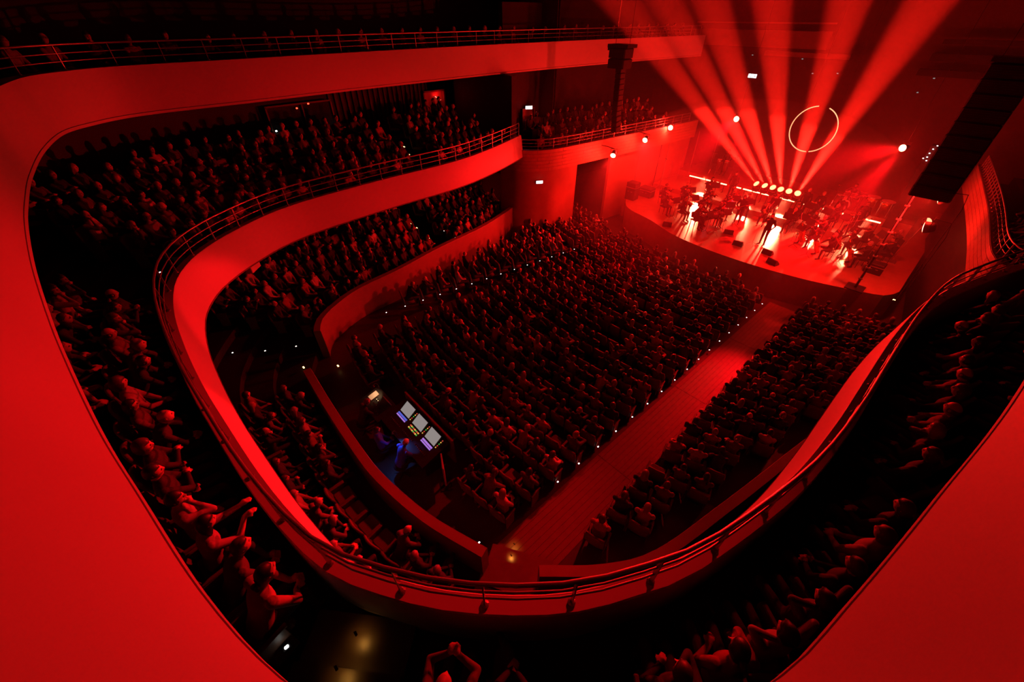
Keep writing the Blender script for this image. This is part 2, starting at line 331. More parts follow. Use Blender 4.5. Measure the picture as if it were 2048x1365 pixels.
# ------------------------------------------------------------------ railings
def railing(name, cv, off, z0, h, a, b, step, label, group='balcony railings'):
    root = empty(name, (*cv.at((a + b) / 2, off)[0], z0)); tag(root, label, 'railing', group)
    ox, oy, oz = root.location
    for nm, hh, r in (('top_rail', h, .026), ('middle_rail', h * .66, .014), ('lower_rail', h * .34, .014)):
        n = max(2, int((b - a) / .45)); pts = []
        for k in range(n + 1):
            p, _ = cv.at(lerp(a, b, k / n), off); pts.append((p[0] - ox, p[1] - oy, hh))
        MB().tube(pts, r, 8).build(nm, M['metal'], root, smooth=True)
    pm = MB().box((0, 0, h / 2), (.05, .016, h)).lathe([(.045, 0), (.045, .02), (.02, .03)], 10).mesh('post', M['metal'])
    n = round((b - a) / step)
    for k in range(n + 1):
        p, nn = cv.at(lerp(a, b, k / n), off)
        obj('post', pm, root, (p[0] - ox, p[1] - oy, 0), math.atan2(nn[1], nn[0]))
mark3 = float(CV3.s[np.argmin(((CV3.p - (-1.25, 6.2)) ** 2).sum(1))])
railing('balcony_railing', CV2, .11, 6.02, .57, .1, CV2.L - .2, .93, 'grey steel railing with three bars along the middle balcony rim')
railing('balcony_railing', CV3, .30, 9.9, .52, .3, mark3, 1.12, 'grey steel railing along the far side of the uppermost balcony')
railing('balcony_railing', GAL, .14, 5.3, .5, 1.0, 16.3, .95, 'grey steel railing on the oak gallery left of the stage')
railing('balcony_railing', GALR, .14, 5.3, .5, .5, GALR.L - .4, .5, 'grey steel railing on the gallery right of the stage')

# ------------------------------------------------------------------ seat spots
SPOTS = []   # (x, y, z, heading, block, row, seat, nseats, rowtext, seattext)
def ordinal(n):
    W = ['zeroth', 'first', 'second', 'third', 'fourth', 'fifth', 'sixth', 'seventh', 'eighth', 'ninth', 'tenth', 'eleventh', 'twelfth', 'thirteenth', 'fourteenth', 'fifteenth', 'sixteenth', 'seventeenth', 'eighteenth', 'nineteenth', 'twentieth']
    if n <= 20: return W[n]
    T = {2: 'twenty', 3: 'thirty', 4: 'forty', 5: 'fifty', 6: 'sixty', 7: 'seventy', 8: 'eighty', 9: 'ninety'}
    t, u = divmod(n, 10)
    return (T[t] + '-' + W[u]) if u else {2: 'twentieth', 3: 'thirtieth', 4: 'fortieth', 5: 'fiftieth', 6: 'sixtieth', 7: 'seventieth', 8: 'eightieth', 9: 'ninetieth'}[t]
NROW = 19
def stall_row(k): return 2.75 + .9 * k       # seat-back x on the axis
def inside_left(x): return np.interp(x, [2.6, 2.96, 3.8, 5, 7, 9.7, 13.3, 17.2, 22], [5.7, 6.4, 7.0, 7.5, 7.8, 8.4, 9.0, 10.3, 11]) - .3
def inside_right(x): return np.interp(x, [2.2, 2.8, 3.8, 4.9, 6.9, 8.4, 10.7, 14, 17, 22], [-4.2, -5.3, -6.2, -6.8, -7.25, -7.55, -8, -8.8, -9.4, -9.6]) + .3
for k in range(NROW):
    x0 = stall_row(k)
    for blk, ya, yb in (('centre stalls', 4.9, -3.85), ('left stalls', None, None), ('right stalls', None, None)):
        if blk == 'left stalls': ya, yb = float(inside_left(x0)), 6.65 - .075 * (x0 - 4.2)
        if blk == 'right stalls': ya, yb = -5.3, float(inside_right(x0 + .6))
        if blk == 'left stalls' and x0 < 4.3: continue
        if blk == 'right stalls' and x0 < 3.6: continue
        n = int((ya - yb + .1) / .545)
        for i in range(n):
            y = (ya - (i + .5) * .545) if blk != 'left stalls' else (yb + (n - i - .5) * .545)
            x = x0 + .022 * y * y + (.15 if blk == 'centre stalls' else 0) * 0
            if blk == 'centre stalls' and k == 0 and -2.1 < y < 2.9: continue
            if blk == 'centre stalls' and k == 0 and y > 2.9: x += -.15
            if blk == 'centre stalls' and k == 1 and -1.9 < y < 2.0: x += .12
            hd = math.atan2(-.044 * y, 1)
            fb = k + 1
            sa = (n - i) if blk == 'centre stalls' and i >= n / 2 else (i + 1)
            side = ('right aisle' if (blk == 'centre stalls' and i >= n / 2) else 'left aisle' if blk == 'centre stalls' else 'aisle')
            if blk == 'left stalls': sa = n - i
            SPOTS.append((x + .26, y, zf(x + .26), hd, blk, fb, i, n, ordinal(fb) + ' row from back, ' + blk, ordinal(sa) + ' from ' + side))
def curve_rows(cv, rows, a, b, blk, pitch, z_of, blend, rowname='row', order='stage end'):
    for r, off in rows:
        ds = np.linspace(a, b, int((b - a) * 25)); P = np.array([cv.at(d, off)[0] for d in ds])
        s = np.concatenate([[0], np.cumsum(np.linalg.norm(np.diff(P, axis=0), axis=1))]); n = int(s[-1] / pitch)
        for i in range(n):
            d = float(np.interp((i + .5) * pitch, s, ds)); p, nn = cv.at(d, off)
            if aisle_gap(p, blk): continue
            if any((p[0] - q[0]) ** 2 + (p[1] - q[1]) ** 2 < .16 for q in SPOTS[-3:]): continue
            fx, fy = -nn[0] * (1 - blend) + blend, -nn[1] * (1 - blend)
            SPOTS.append((p[0], p[1], z_of(r), math.atan2(fy, fx), blk, r + 1, i, n, ordinal(r + 1) + ' row, ' + blk, ordinal(i + 1) + ' from ' + order))
def aisle_gap(p, blk):
    if blk == 'left middle balcony': return 9.2 < p[0] < 10.3 or abs((p[0] + .6) * .82 + (p[1] - 5.6) * .57) < .1
    if blk == 'left first tier': return 9.7 < p[0] < 10.9
    if blk == 'rear middle balcony': d = (p[0] - .05, p[1] + 5.15); return abs(d[0] * .66 - d[1] * .75) < .75
    return False
# arc-length marks on the curves
def mark(cv, x, y): return float(cv.s[np.argmin(((cv.p - (x, y)) ** 2).sum(1))])
m2a, m2b, m2c = mark(CV2, -.3, 4.2), mark(CV2, 1.1, -6.3), mark(CV2, 15.6, -9.4)
curve_rows(CV2, [(r, .95 + .9 * r) for r in range(5)], .6, mark(CV2, .36, 5.4), 'left middle balcony', .58, lambda r: 5.15 + R2 * r, .3)
curve_rows(CV2, [(r, .92 + .9 * r) for r in range(4)], mark(CV2, -.2, 4.6) + .5, mark(CV2, 1.7, -6.75), 'rear middle balcony', .58, lambda r: 5.15 + R2 * r, .1, 'row', 'left')
curve_rows(CV2, [(r, 1.02 + .9 * r) for r in range(4)], mark(CV2, 1.9, -6.9), m2c, 'right middle balcony', .60, lambda r: 5.15 + R2 * r, .3, 'row', 'rear')
curve_rows(CV1L, [(r, .85 + .88 * r) for r in range(5)], .5, CV1L.L - .6, 'left first tier', .57, lambda r: 1.12 + R1 * r, .3)
curve_rows(CV1B, [(r, .95 + .88 * r) for r in range(2)], .5, CV1B.L - .2, 'rear first tier', .57, lambda r: 1.12 + R1 * r, .05, 'row', 'left')
curve_rows(CV3, [(0, 1.15)], .8, mark(CV3, -.6, 8.4), 'uppermost balcony', .95, lambda r: 9.25 + .35 * r, .3)
curve_rows(GAL, [(0, .95), (1, 2.0), (2, 2.9)], 2.5, 15.2, 'left stage gallery', .6, lambda r: 4.6 + .35 * r, .0, 'row', 'stage end')
curve_rows(GALR, [(0, .95), (1, 2.0)], 2.2, 9, 'right stage gallery', .6, lambda r: 4.6 + .35 * r, .0, 'row', 'rear')

# visibility against the hall's structure, size on screen
bpy.context.view_layer.update(); DG = bpy.context.evaluated_depsgraph_get()
def project(p):
    v = Vector(p) - CAM; z = v.dot(c_f)
    if z < .05: return None
    return 1024 + 796 * v.dot(c_r) / z, 682.5 - 796 * v.dot(c_u) / z, z
def seen(p, pad=25):
    q = project(p)
    if q is None or not (-pad < q[0] < 2048 + pad and -pad < q[1] < 1365 + pad): return 0
    v = Vector(p) - CAM; L = v.length
    hit = C.ray_cast(DG, CAM, v / L, distance=L - .12)
    return 0 if hit[0] else 1 / q[2]
rows = []
for i, s in enumerate(SPOTS):
    vh = seen((s[0], s[1], s[2] + 1.2)); vb = seen((s[0], s[1], s[2] + .8)); q = project((s[0], s[1], s[2] + .9))
    near = q is not None and -250 < q[0] < 2300 and -250 < q[1] < 1600
    rows.append((vh, vb, near))

# ------------------------------------------------------------------ seats
def seat_meshes():
    c = MB(); c.box((.02, 0, .41), (.44, .47, .11), bev=.035)
    b = MB(); V = []; F = []; nz, ny = 5, 6
    for side in (0, 1):
        for i in range(nz + 1):
            for j in range(ny + 1):
                t, u = i / nz, j / ny * 2 - 1
                z = .36 + .56 * t; x = -.19 - .09 * t + .035 * u * u - (.055 if side else 0)
                y = u * (.245 - .02 * t ** 3); z -= .03 * u ** 4 * t ** 4
                V.append((x, y, z))
    n = (nz + 1) * (ny + 1); W = ny + 1
    for i in range(nz):
        for j in range(ny):
            a = i * W + j; F.append((a, a + 1, a + W + 1, a + W)); F.append((n + a, n + a + W, n + a + W + 1, n + a + 1))
    edge = [j for j in range(W)] + [i * W + ny for i in range(1, nz + 1)] + [nz * W + j for j in range(ny - 1, -1, -1)] + [i * W for i in range(nz - 1, 0, -1)]
    for a, e in zip(edge, edge[1:] + edge[:1]): F.append((e, a, n + a, n + e))
    b.add(V, F)
    a = MB().box((-.02, 0, .60), (.38, .055, .035), bev=.012).box((-.02, 0, .32), (.30, .03, .56))
    p = MB().box((-.03, 0, .18), (.09, .30, .36), taper=.8)
    return c.mesh('seat_cushion', M['seatf']), b.mesh('backrest', M['seatf'], True), a.mesh('armrest', M['seatw']), p.mesh('pedestal', M['darkmetal'])
SM = seat_meshes()
order = sorted([i for i in range(len(SPOTS)) if max(rows[i][:2]) > 0], key=lambda i: -max(rows[i][:2]))
# the first rows in view that show largest become individuals, the rest one mass
N_SEAT, N_PERSON = 296, 258
EMPTY = set()
for i, s in enumerate(SPOTS):
    if s[4] == 'rear first tier' and s[5] == 1 and s[6] in (7, 8, 9, 10): EMPTY.add(i)
    elif RND.random() < .05: EMPTY.add(i)
seat_ids = order[:N_SEAT]; SEAT_OBJ = {}
def seat_group(s): return 'folding theatre seats in the ' + s[4]
for i in seat_ids:
    s = SPOTS[i]; t = empty('theatre_seat', s[:3], s[3]); SEAT_OBJ[i] = t
    state = 'empty' if i in EMPTY else 'occupied'
    tag(t, '%s dark theatre seat, %s, %s' % (state, s[9], s[8]), 'seat', seat_group(s))
    obj('seat_cushion', SM[0], t); obj('backrest', SM[1], t)
    for sy in (-1, 1): obj('armrest', SM[2], t, (0, sy * .262, 0))
    obj('pedestal', SM[3], t)
def mass(name, entries, mats, label, cat):
    """entries: (verts Nx3, faces array (quads/tris list as loops, counts), material idx, loc, rz)"""
    VV = []; LL = []; CC = []; MI = []; base = 0
    for (v, loops, counts, mi), loc, rz in entries:
        c, s_ = math.cos(rz), math.sin(rz); R = np.array([[c, -s_, 0], [s_, c, 0], [0, 0, 1]])
        VV.append(v @ R.T + np.array(loc)); LL.append(loops + base); CC.append(counts); MI.append(mi); base += len(v)
    V = np.concatenate(VV); L = np.concatenate(LL); K = np.concatenate(CC); I = np.concatenate(MI)
    me = bpy.data.meshes.new(name); me.vertices.add(len(V)); me.vertices.foreach_set('co', V.astype(np.float32).ravel())
    me.loops.add(len(L)); me.loops.foreach_set('vertex_index', L.astype(np.int32))
    me.polygons.add(len(K)); st = np.concatenate([[0], np.cumsum(K)[:-1]]); me.polygons.foreach_set('loop_start', st.astype(np.int32)); me.polygons.foreach_set('loop_total', K.astype(np.int32))
    for m in mats: me.materials.append(m)
    me.polygons.foreach_set('material_index', I.astype(np.int32)); me.polygons.foreach_set('use_smooth', np.ones(len(K), bool)); me.update(calc_edges=True); me.validate()
    return tag(obj(name, me), label, cat, kind='stuff')
def arrays(me, mi=None):
    v = np.empty(len(me.vertices) * 3); me.vertices.foreach_get('co', v); l = np.empty(len(me.loops), np.int64); me.loops.foreach_get('vertex_index', l)
    k = np.empty(len(me.polygons), np.int64); me.polygons.foreach_get('loop_total', k); i = np.empty(len(me.polygons), np.int64); me.polygons.foreach_get('material_index', i)
    return v.reshape(-1, 3), l, k, (i if mi is None else np.full(len(k), mi))
sb = MB().box((.02, 0, .41), (.44, .47, .11)).mesh('seat_cushion', M['seatf'])
sets = set(seat_ids)
ent = []
for i, s in enumerate(SPOTS):
    if i in sets or not rows[i][2]: continue
    ent.append((arrays(sb, 0), s[:3], s[3])); ent.append((arrays(SM[1], 0), s[:3], s[3]))
mass('distant_theatre_seats', ent, [M['seatf']], 'remaining rows of dark theatre seats farther off in the hall', 'seats')

# ------------------------------------------------------------------ people
SKIN = [mat('skin_a', (.46, .29, .22), .5), mat('skin_b', (.36, .21, .15), .5), mat('skin_c', (.52, .35, .28), .5)]
TOPS = [('black', mat('top_black', (.018, .016, .018), .85)), ('charcoal', mat('top_grey', (.07, .06, .06), .85)), ('navy', mat('top_navy', (.03, .035, .07), .85)), ('brown', mat('top_brown', (.13, .07, .045), .85)),
        ('white', mat('top_white', (.42, .40, .39), .85)), ('silver', mat('top_pale', (.28, .26, .25), .85)), ('maroon', mat('top_red', (.26, .04, .04), .85)), ('beige', mat('top_beige', (.31, .23, .18), .85))]
TOPW = [9, 6, 4, 3, 1.3, 1.3, 2, 1.3]
TRS = mat('trousers_dark', (.022, .022, .028), .85); SHOE = mat('shoe_black', (.015, .013, .012), .4); EYE = mat('eye_dark', (.02, .015, .012), .3)
HAIRC = [('black', mat('hair_black', (.012, .009, .008), .5)), ('brown', mat('hair_brown', (.06, .032, .02), .5)), ('blond', mat('hair_blond', (.24, .15, .075), .5)), ('grey', mat('hair_grey', (.22, .21, .21), .55))]
BLUE = mat('shirt_blue', (.03, .10, .55), .8)
def ik(S, W, l1, l2, hint):
    S, W, hint = Vector(S), Vector(W), Vector(hint); d = W - S; L = min(d.length, (l1 + l2) * .985); d.normalize(); W = S + d * L
    a = (l1 * l1 - l2 * l2 + L * L) / (2 * L); h = math.sqrt(max(0, l1 * l1 - a * a)); p = hint - d * hint.dot(d); p.normalize(); return S + d * a + p * h, W
def head_points(yaw, pitch, c, scale=1):
    """rotation and centre for a head whose local +x looks ahead"""
    return Matrix.Rotation(yaw, 3, 'Z') @ Matrix.Rotation(-pitch, 3, 'Y'), Vector(c)
def ico(n):
    bm = bmesh.new(); bmesh.ops.create_icosphere(bm, subdivisions=n, radius=1); v = [p.co.copy() for p in bm.verts]; f = [tuple(x.index for x in p.verts) for p in bm.faces]; bm.free(); return v, f
ICO3, ICO2 = ico(4), ico(3)
def head_shape(d):
    x, y, z = d; r = Vector((x * .098, y * .076, z * .118))
    if x > 0:
        f = max(0, 1 - (abs(y) / .28)) * max(0, 1 - ((z + .12) / .30) ** 2) if abs(z + .12) < .30 else 0
        r.x += .030 * f * max(0, x)                                   # nose
        r.x += .010 * max(0, 1 - ((z + .78) / .22) ** 2) * max(0, 1 - abs(y) / .5) if abs(z + .78) < .22 else 0  # chin
        r.x += .007 * math.exp(-((z - .22) / .09) ** 2) * max(0, 1 - abs(y) / .75)   # brow
        r.x -= .012 * math.exp(-((z - .06) / .10) ** 2) * math.exp(-((abs(y) - .40) / .16) ** 2)  # eye sockets
        r.x += .005 * math.exp(-((z + .47) / .05) ** 2) * max(0, 1 - abs(y) / .35)   # lips
    if z < 0: r.y *= 1 - .26 * (-z) ** 1.5; r.x *= 1 - (.16 * (-z) if x < 0 else .02)
    e = math.exp(-((abs(y) - .97) / .10) ** 2) * math.exp(-((z + .02) / .20) ** 2) * math.exp(-((x + .08) / .16) ** 2)
    r.y += math.copysign(.020 * e, y); return r
def capsule(mb, a, b, ra, rb, n=10):
    a, b = Vector(a), Vector(b); d = b - a; L = d.length; d.normalize(); pts = []; rs = []
    for t in (-.92, -.6, -.2): pts.append(a + d * ra * t); rs.append(ra * math.sqrt(1 - t * t))
    for t in (0, .5, 1): pts.append(a.lerp(b, t)); rs.append(lerp(ra, rb, t))
    for t in (.2, .6, .92): pts.append(b + d * rb * t); rs.append(rb * math.sqrt(1 - t * t))
    mb.tube(pts, rs, n)
def person_mesh(name, P, low=False):
    """one continuous body: tapered limbs, lofted torso, face, five-fingered hands, fused by a voxel remesh"""
    mb = MB(); bones = []
    lean = P.get('lean', .05); st = P.get('stand', False); tw = P.get('twist', 0)
    hipz = .93 if st else .55
    T = Matrix.Translation((0, 0, hipz)) @ Matrix.Rotation(tw, 4, 'Z') @ Matrix.Rotation(lean, 4, 'Y') @ Matrix.Translation((0, 0, -hipz))
    up = lambda x, y, z: T @ Vector((x, y, hipz + z))
    prof = [(-.10, .10, .145, 0), (-.02, .125, .178, 0), (.08, .115, .165, 0), (.17, .105, .150, .0), (.28, .115, .165, .0), (.38, .120, .178, .0), (.45, .098, .165, -.005), (.50, .070, .115, -.008), (.53, .05, .06, -.005)]
    V = []; n = 18
    for z, rx, ry, ox in prof:
        V += [up(ox + rx * math.cos(2 * PI * k / n), ry * math.sin(2 * PI * k / n), z) for k in range(n)]
    F = [(i * n + k, i * n + (k + 1) % n, (i + 1) * n + (k + 1) % n, (i + 1) * n + k) for i in range(len(prof) - 1) for k in range(n)] + [tuple(range(n - 1, -1, -1)), tuple(range((len(prof) - 1) * n, len(prof) * n))]
    mb.add(V, F); bones += [(up(0, 0, -.05), up(0, 0, .48), 1, .14), (up(0, -.12, .44), up(0, .12, .44), 1, .07)]
    hc = up(.035, 0, .685) + Vector(P.get('hoff', (0, 0, 0))); capsule(mb, up(-.01, 0, .47), hc - Vector((.02, 0, .06)), .056, .052); bones.append((up(0, 0, .53), hc - Vector((0, 0, .06)), 0, .05))
    HR, _ = head_points(P.get('yaw', 0) + tw, P.get('pitch', 0), hc)
    mb.add([HR @ head_shape(d) + hc for d in ICO3[0]], ICO3[1]); bones.append((hc - Vector((0, 0, .05)), hc + Vector((0, 0, .05)), 0, .095))
    for s, key in ((1, 'la'), (-1, 'ra')):
        S = up(-.005, s * .185, .45); W, hint, hd, curl = P[key]; W = Vector((W[0], W[1] * s, W[2])); hint = Vector((hint[0], hint[1] * s, hint[2]))
        E_b, W = ik(S, W, .285, .25, hint); capsule(mb, S, E_b, .066, .046); capsule(mb, E_b, W, .046, .032)
        bones += [(S, E_b, 1, .055), (E_b, W, 1 if P.get('sleeve', 1) else 0, .04)]
        d = (W - E_b).normalized() if hd is None else Vector((hd[0], hd[1] * s, hd[2])).normalized()
        side = d.cross(Vector((0, 0, 1))); side = (side if side.length > .2 else Vector((0, 1, 0))).normalized(); nr = side.cross(d).normalized()
        pe = W + d * .085; mb.tube([W - d * .01, W + d * .03, W + d * .07, pe], [.028, .036, .040, .034], 10); bones.append((W + d * .01, pe, 0, .03))
        for k, ln in enumerate((.062, .072, .068, .052)):
            o = side * ((k - 1.5) * .023); b0 = W + d * .07 + o; cdir = (d * math.cos(curl) - nr * math.sin(curl)); m1 = b0 + (d * math.cos(curl * .4) - nr * math.sin(curl * .4)) * ln * .62; t1 = m1 + (d * math.cos(curl * 1.4) - nr * math.sin(curl * 1.4)) * ln * .62
            mb.tube([b0, m1, t1], [.0105, .010, .0085], 7); bones.append((b0, t1, 0, .012))
        th0 = W + d * .025 + side * (.03 * -s); th1 = th0 + (d * .6 + side * (-.7 * s) - nr * .25).normalized() * .04; th2 = th1 + (d * .95 - nr * .25).normalized() * .032
        mb.tube([th0, th1, th2], [.014, .012, .009], 7); bones.append((th0, th2, 0, .012))
    for s, key in ((1, 'll'), (-1, 'rl')):
        K, A, TO = P[key]; H = Vector((0, s * .095, hipz - .03)); K, A, TO = [Vector((q[0], q[1] * s, q[2])) for q in (K, A, TO)]
        capsule(mb, H, K, .092, .060); capsule(mb, K, A, .058, .040); bones += [(H, K, 2, .075), (K, A, 2, .05)]
        mb.tube([A + Vector((-.05, 0, -.03)), A + Vector((0, 0, -.025)), A.lerp(TO, .6) + Vector((0, 0, -.01)), TO, TO + (TO - A).normalized() * .03], [.036, .046, .042, .034, .018], 9); bones.append((A + Vector((0, 0, -.03)), TO, 3, .04))
    me = mb.mesh(name + '_src', []); o = bpy.data.objects.new('src', me); COL.objects.link(o)
    r = o.modifiers.new('r', 'REMESH'); r.mode = 'VOXEL'; r.voxel_size = .0115; sm = o.modifiers.new('s', 'SMOOTH'); sm.factor = .5; sm.iterations = 3
    dg = bpy.context.evaluated_depsgraph_get(); out = bpy.data.meshes.new_from_object(o.evaluated_get(dg)); out.name = name
    def paint(mm):
        nv = len(mm.polygons); c = np.empty(nv * 3); mm.polygons.foreach_get('center', c); c = c.reshape(-1, 3); best = np.full(nv, 1e9); lab = np.zeros(nv, np.int32)
        for a, b, l, r_ in bones:
            a, b = np.array(a), np.array(b); d = b - a; t = np.clip(((c - a) @ d) / max(1e-9, d @ d), 0, 1); dist = np.linalg.norm(c - (a + t[:, None] * d), axis=1) - r_
            k = dist < best; best[k] = dist[k]; lab[k] = l
        for sy in (1, -1):
            e = np.array(HR @ Vector((.088, sy * .031, .008)) + hc); lab[np.linalg.norm(c - e, axis=1) < .0125] = 4
        mm.materials.clear()
        for m in (SKIN[0], TOPS[0][1], TRS, SHOE, EYE): mm.materials.append(m)
        mm.polygons.foreach_set('material_index', lab); mm.polygons.foreach_set('use_smooth', [True] * nv)
    dc = o.modifiers.new('d', 'DECIMATE'); dc.ratio = .035
    bpy.context.view_layer.update(); dg = bpy.context.evaluated_depsgraph_get(); lowm = bpy.data.meshes.new_from_object(o.evaluated_get(dg))
    bpy.data.objects.remove(o); paint(out); paint(lowm)
    return out, lowm, HR, hc
def hair_mesh(style, HR, hc, low=False):
    V, F = ICO2 if not low else ico(2); out = []
    for d in V:
        x, y, z = d; r = head_shape(d) * 1.0; n = d.normalized()
        face = (x > .22 and z < .50 - .25 * abs(y) + (.12 if style == 'fringe' else 0) * -1) and abs(y) < .9
        k = 1.10 + .02 * math.sin(9 * x + 7 * y + 5 * z)
        if style == 'bald':
            face = face or z > .35; k = 1.04
        if face: p = r * .86
        elif z < -.42 and style in ('short', 'bald', 'bun', 'quiff'): p = r * .9
        else: p = Vector((n.x * .098, n.y * .078, n.z * .118)) * k
        if style == 'quiff' and x > .1 and z > .5: p *= 1.08
        if style == 'curly' and not face: p *= 1.10 + .05 * math.sin(17 * x) * math.sin(19 * y) * math.sin(15 * z)
        if style in ('long', 'bob') and z < -.05 and not face:
            t = min(1, (-z - .05) / .8); L = .24 if style == 'long' else .10
            p = Vector((p.x * (1 - .15 * t) - .03 * t - (.02 if x > 0 else 0), p.y * (1.06 + .18 * t), p.z - L * t))
        out.append(HR @ p + hc)
    b = MB().add(out, F)
    if style == 'bun': b.add([HR @ (Vector(d) * .042 + Vector((-.105, 0, .045))) + hc for d in ICO2[0]], ICO2[1])
    if style == 'tail': b.tube([HR @ Vector(q) + hc for q in ((-.09, 0, .03), (-.14, 0, .0), (-.15, 0, -.10), (-.13, 0, -.22))], [.03, .034, .03, .012], 8)
    return b.mesh('hair', HAIRC[0][1], True)
SIT = dict(ll=((.44, .11, .50), (.42, .12, .09), (.57, .13, .035)), rl=((.43, .12, .50), (.44, .13, .09), (.59, .14, .035)))
SIT2 = dict(ll=((.44, .10, .52), (.36, .12, .09), (.51, .13, .035)), rl=((.46, -.02, .60), (.66, -.12, .30), (.79, -.14, .33)))
STAND = dict(stand=True, ll=((.02, .10, .50), (-.01, .11, .09), (.14, .13, .035)), rl=((.03, .10, .50), (.0, .12, .09), (.15, .15, .035)))
lap = ((.27, .07, .62), (-.3, .8, -.4), (.8, -.5, -.1), .5)
POSES = {
    'hands in lap': dict(SIT, la=lap, ra=lap, lean=-.06, yaw=.1),
    'arms folded': dict(SIT, la=((.19, -.10, .80), (.1, 1, -.3), (.1, -1, .1), .5), ra=((.20, -.08, .84), (.1, 1, -.3), (.1, -1, .1), .4), lean=-.08, yaw=-.15),
    'leaning forward': dict(SIT, la=((.42, .06, .60), (.1, 1, .1), (.9, -.4, -.1), .6), ra=((.40, .07, .60), (.1, 1, .1), (.9, -.4, -.1), .6), lean=.42, yaw=.05, pitch=.15),
    'hand at chin': dict(SIT, la=((.22, .04, .66), (-.3, .8, -.4), (.8, -.6, 0), .5), ra=((.15, .05, 1.08), (.4, .8, -.8), (-.2, -.2, .9), .8), lean=.02, yaw=-.2, pitch=-.08),
    'legs crossed': dict(SIT2, la=((.28, .0, .64), (-.3, .8, -.4), (.8, -.5, -.1), .5), ra=((.27, .08, .64), (-.3, .8, -.4), (.8, -.5, 0), .5), lean=-.10, yaw=.25),
    'phone raised': dict(SIT, la=((.32, .05, 1.06), (.2, .9, -.7), (.3, -.5, .8), .7), ra=((.32, .05, 1.06), (.2, .9, -.7), (.3, -.5, .8), .7), lean=0, yaw=0),
    'elbows wide, hands behind head': dict(SIT, la=((-.06, .10, 1.17), (.35, 1, .1), (-.1, -1, .15), .5), ra=((-.06, .10, 1.17), (.35, 1, .1), (-.1, -1, .15), .5), lean=-.1, yaw=.1),
    'arms stretched ahead': dict(SIT, la=((.52, .12, .98), (0, .6, -.8), (1, 0, .05), .4), ra=((.50, .06, .96), (0, .6, -.8), (1, 0, .05), .4), lean=.22, yaw=.1, sleeve=0),
    'standing': dict(STAND, la=((.16, .18, .98), (-.6, .6, -.3), (.8, -.3, -.3), .4), ra=((.06, .25, .90), (-.7, .5, -.2), (.3, 0, -1), .3), lean=.02),
}
STY = ['short', 'short', 'long', 'bob', 'bald', 'bun', 'quiff', 'curly', 'tail']
STYTXT = {'short': 'short %s hair', 'long': 'long %s hair', 'bob': 'bobbed %s hair', 'bald': 'balding %s hair', 'bun': '%s hair bun', 'quiff': 'swept-up %s hair', 'curly': 'curly %s hair', 'tail': '%s ponytail'}
BODY = {}; HAIR = {}
def body_of(pose, table=None):
    if pose not in BODY: BODY[pose] = person_mesh('person', (table or POSES)[pose])
    return BODY[pose]
def hair_of(pose, sty, low=False):
    k = (pose, sty, low)
    if k not in HAIR: b = BODY[pose]; HAIR[k] = hair_mesh(sty, b[2], b[3], low)
    return HAIR[k]
def put_person(pose, loc, rz, label, group, top, hair, sty, skin, table=None, scale=1, trs=TRS):
    b = body_of(pose, table); o = obj('person', b[0], None, loc, rz); o.scale = (scale,) * 3
    for i, m in enumerate((SKIN[skin], top, trs, SHOE, EYE)):
        o.material_slots[i].link = 'OBJECT'; o.material_slots[i].material = m
    h = obj('hair', hair_of(pose, sty), o); h.material_slots[0].link = 'OBJECT'; h.material_slots[0].material = hair
    return tag(o, label, 'person', group)
W_POSE = [('hands in lap', 8), ('arms folded', 4), ('leaning forward', 3), ('hand at chin', 3), ('legs crossed', 4), ('phone raised', .1), ('elbows wide, hands behind head', .1), ('arms stretched ahead', .0)]
def pick():
    p = RND.choices([a for a, _ in W_POSE], [b for _, b in W_POSE])[0]; t = RND.choices(range(8), TOPW)[0]; h = RND.choices(range(4), [5, 6, 2, 3])[0]; s = RND.choice(STY)
    if s == 'bald' and h == 2: h = 3
    return p, t, h, s, RND.choices(range(3), [4, 2, 3])[0]
# a few people the photograph singles out: nearest spot to a plan position gets this look
SPECIAL = {}
def special(x, y, blk, pose, top, hair, sty, rz=0):
    c = [i for i in order if SPOTS[i][4].endswith(blk)]; i = min(c, key=lambda k: (SPOTS[k][0] - x) ** 2 + (SPOTS[k][1] - y) ** 2 + 9 * (SPOTS[k][5] - 1)); SPECIAL[i] = (pose, top, hair, sty, 0, rz); EMPTY.discard(i)
    if i in SEAT_OBJ: SEAT_OBJ[i]['label'] = SEAT_OBJ[i]['label'].replace('empty', 'occupied')
special(-1.2, -3.3, 'middle balcony', 'arms stretched ahead', 5, 0, 'bob')
special(-1.43, -2.75, 'middle balcony', 'hand at chin', 5, 0, 'short')
special(2.6, -8.1, 'middle balcony', 'elbows wide, hands behind head', 5, 0, 'curly')
special(3.6, -8.4, 'middle balcony', 'elbows wide, hands behind head', 1, 0, 'curly')
special(4.3, -8.5, 'middle balcony', 'hands in lap', 5, 1, 'tail')
special(.45, -6.7, 'middle balcony', 'phone raised', 3, 1, 'bald')
special(3.4, -3.6, 'centre stalls', 'legs crossed', 4, 0, 'short')
special(4.3, -3.6, 'centre stalls', 'hands in lap', 4, 2, 'bob')
used = set(); people_ids = [i for i in order if i not in EMPTY][:N_PERSON]
for i in SPECIAL:
    if i not in people_ids: people_ids.append(i)
for i in people_ids:
    s = SPOTS[i]; pose, t, h, sty, sk = pick(); dz = RND.uniform(-.12, .12)
    if i in SPECIAL: pose, t, h, sty, sk, dz = SPECIAL[i]
    hair = STYTXT[sty] % HAIRC[h][0]
    lab = '%s top, %s, %s, %s' % (TOPS[t][0], hair, s[9], s[8]); lab = 'person, ' + lab
    put_person(pose, (s[0] + .02, s[1], s[2] - .0), s[3] + dz, lab, 'audience in the ' + s[4], TOPS[t][1], HAIRC[h][1], sty, sk, scale=RND.uniform(.95, 1.05))
pset = set(people_ids); ent = []
for p in list(POSES)[:5]: body_of(p)
LOWA = {}
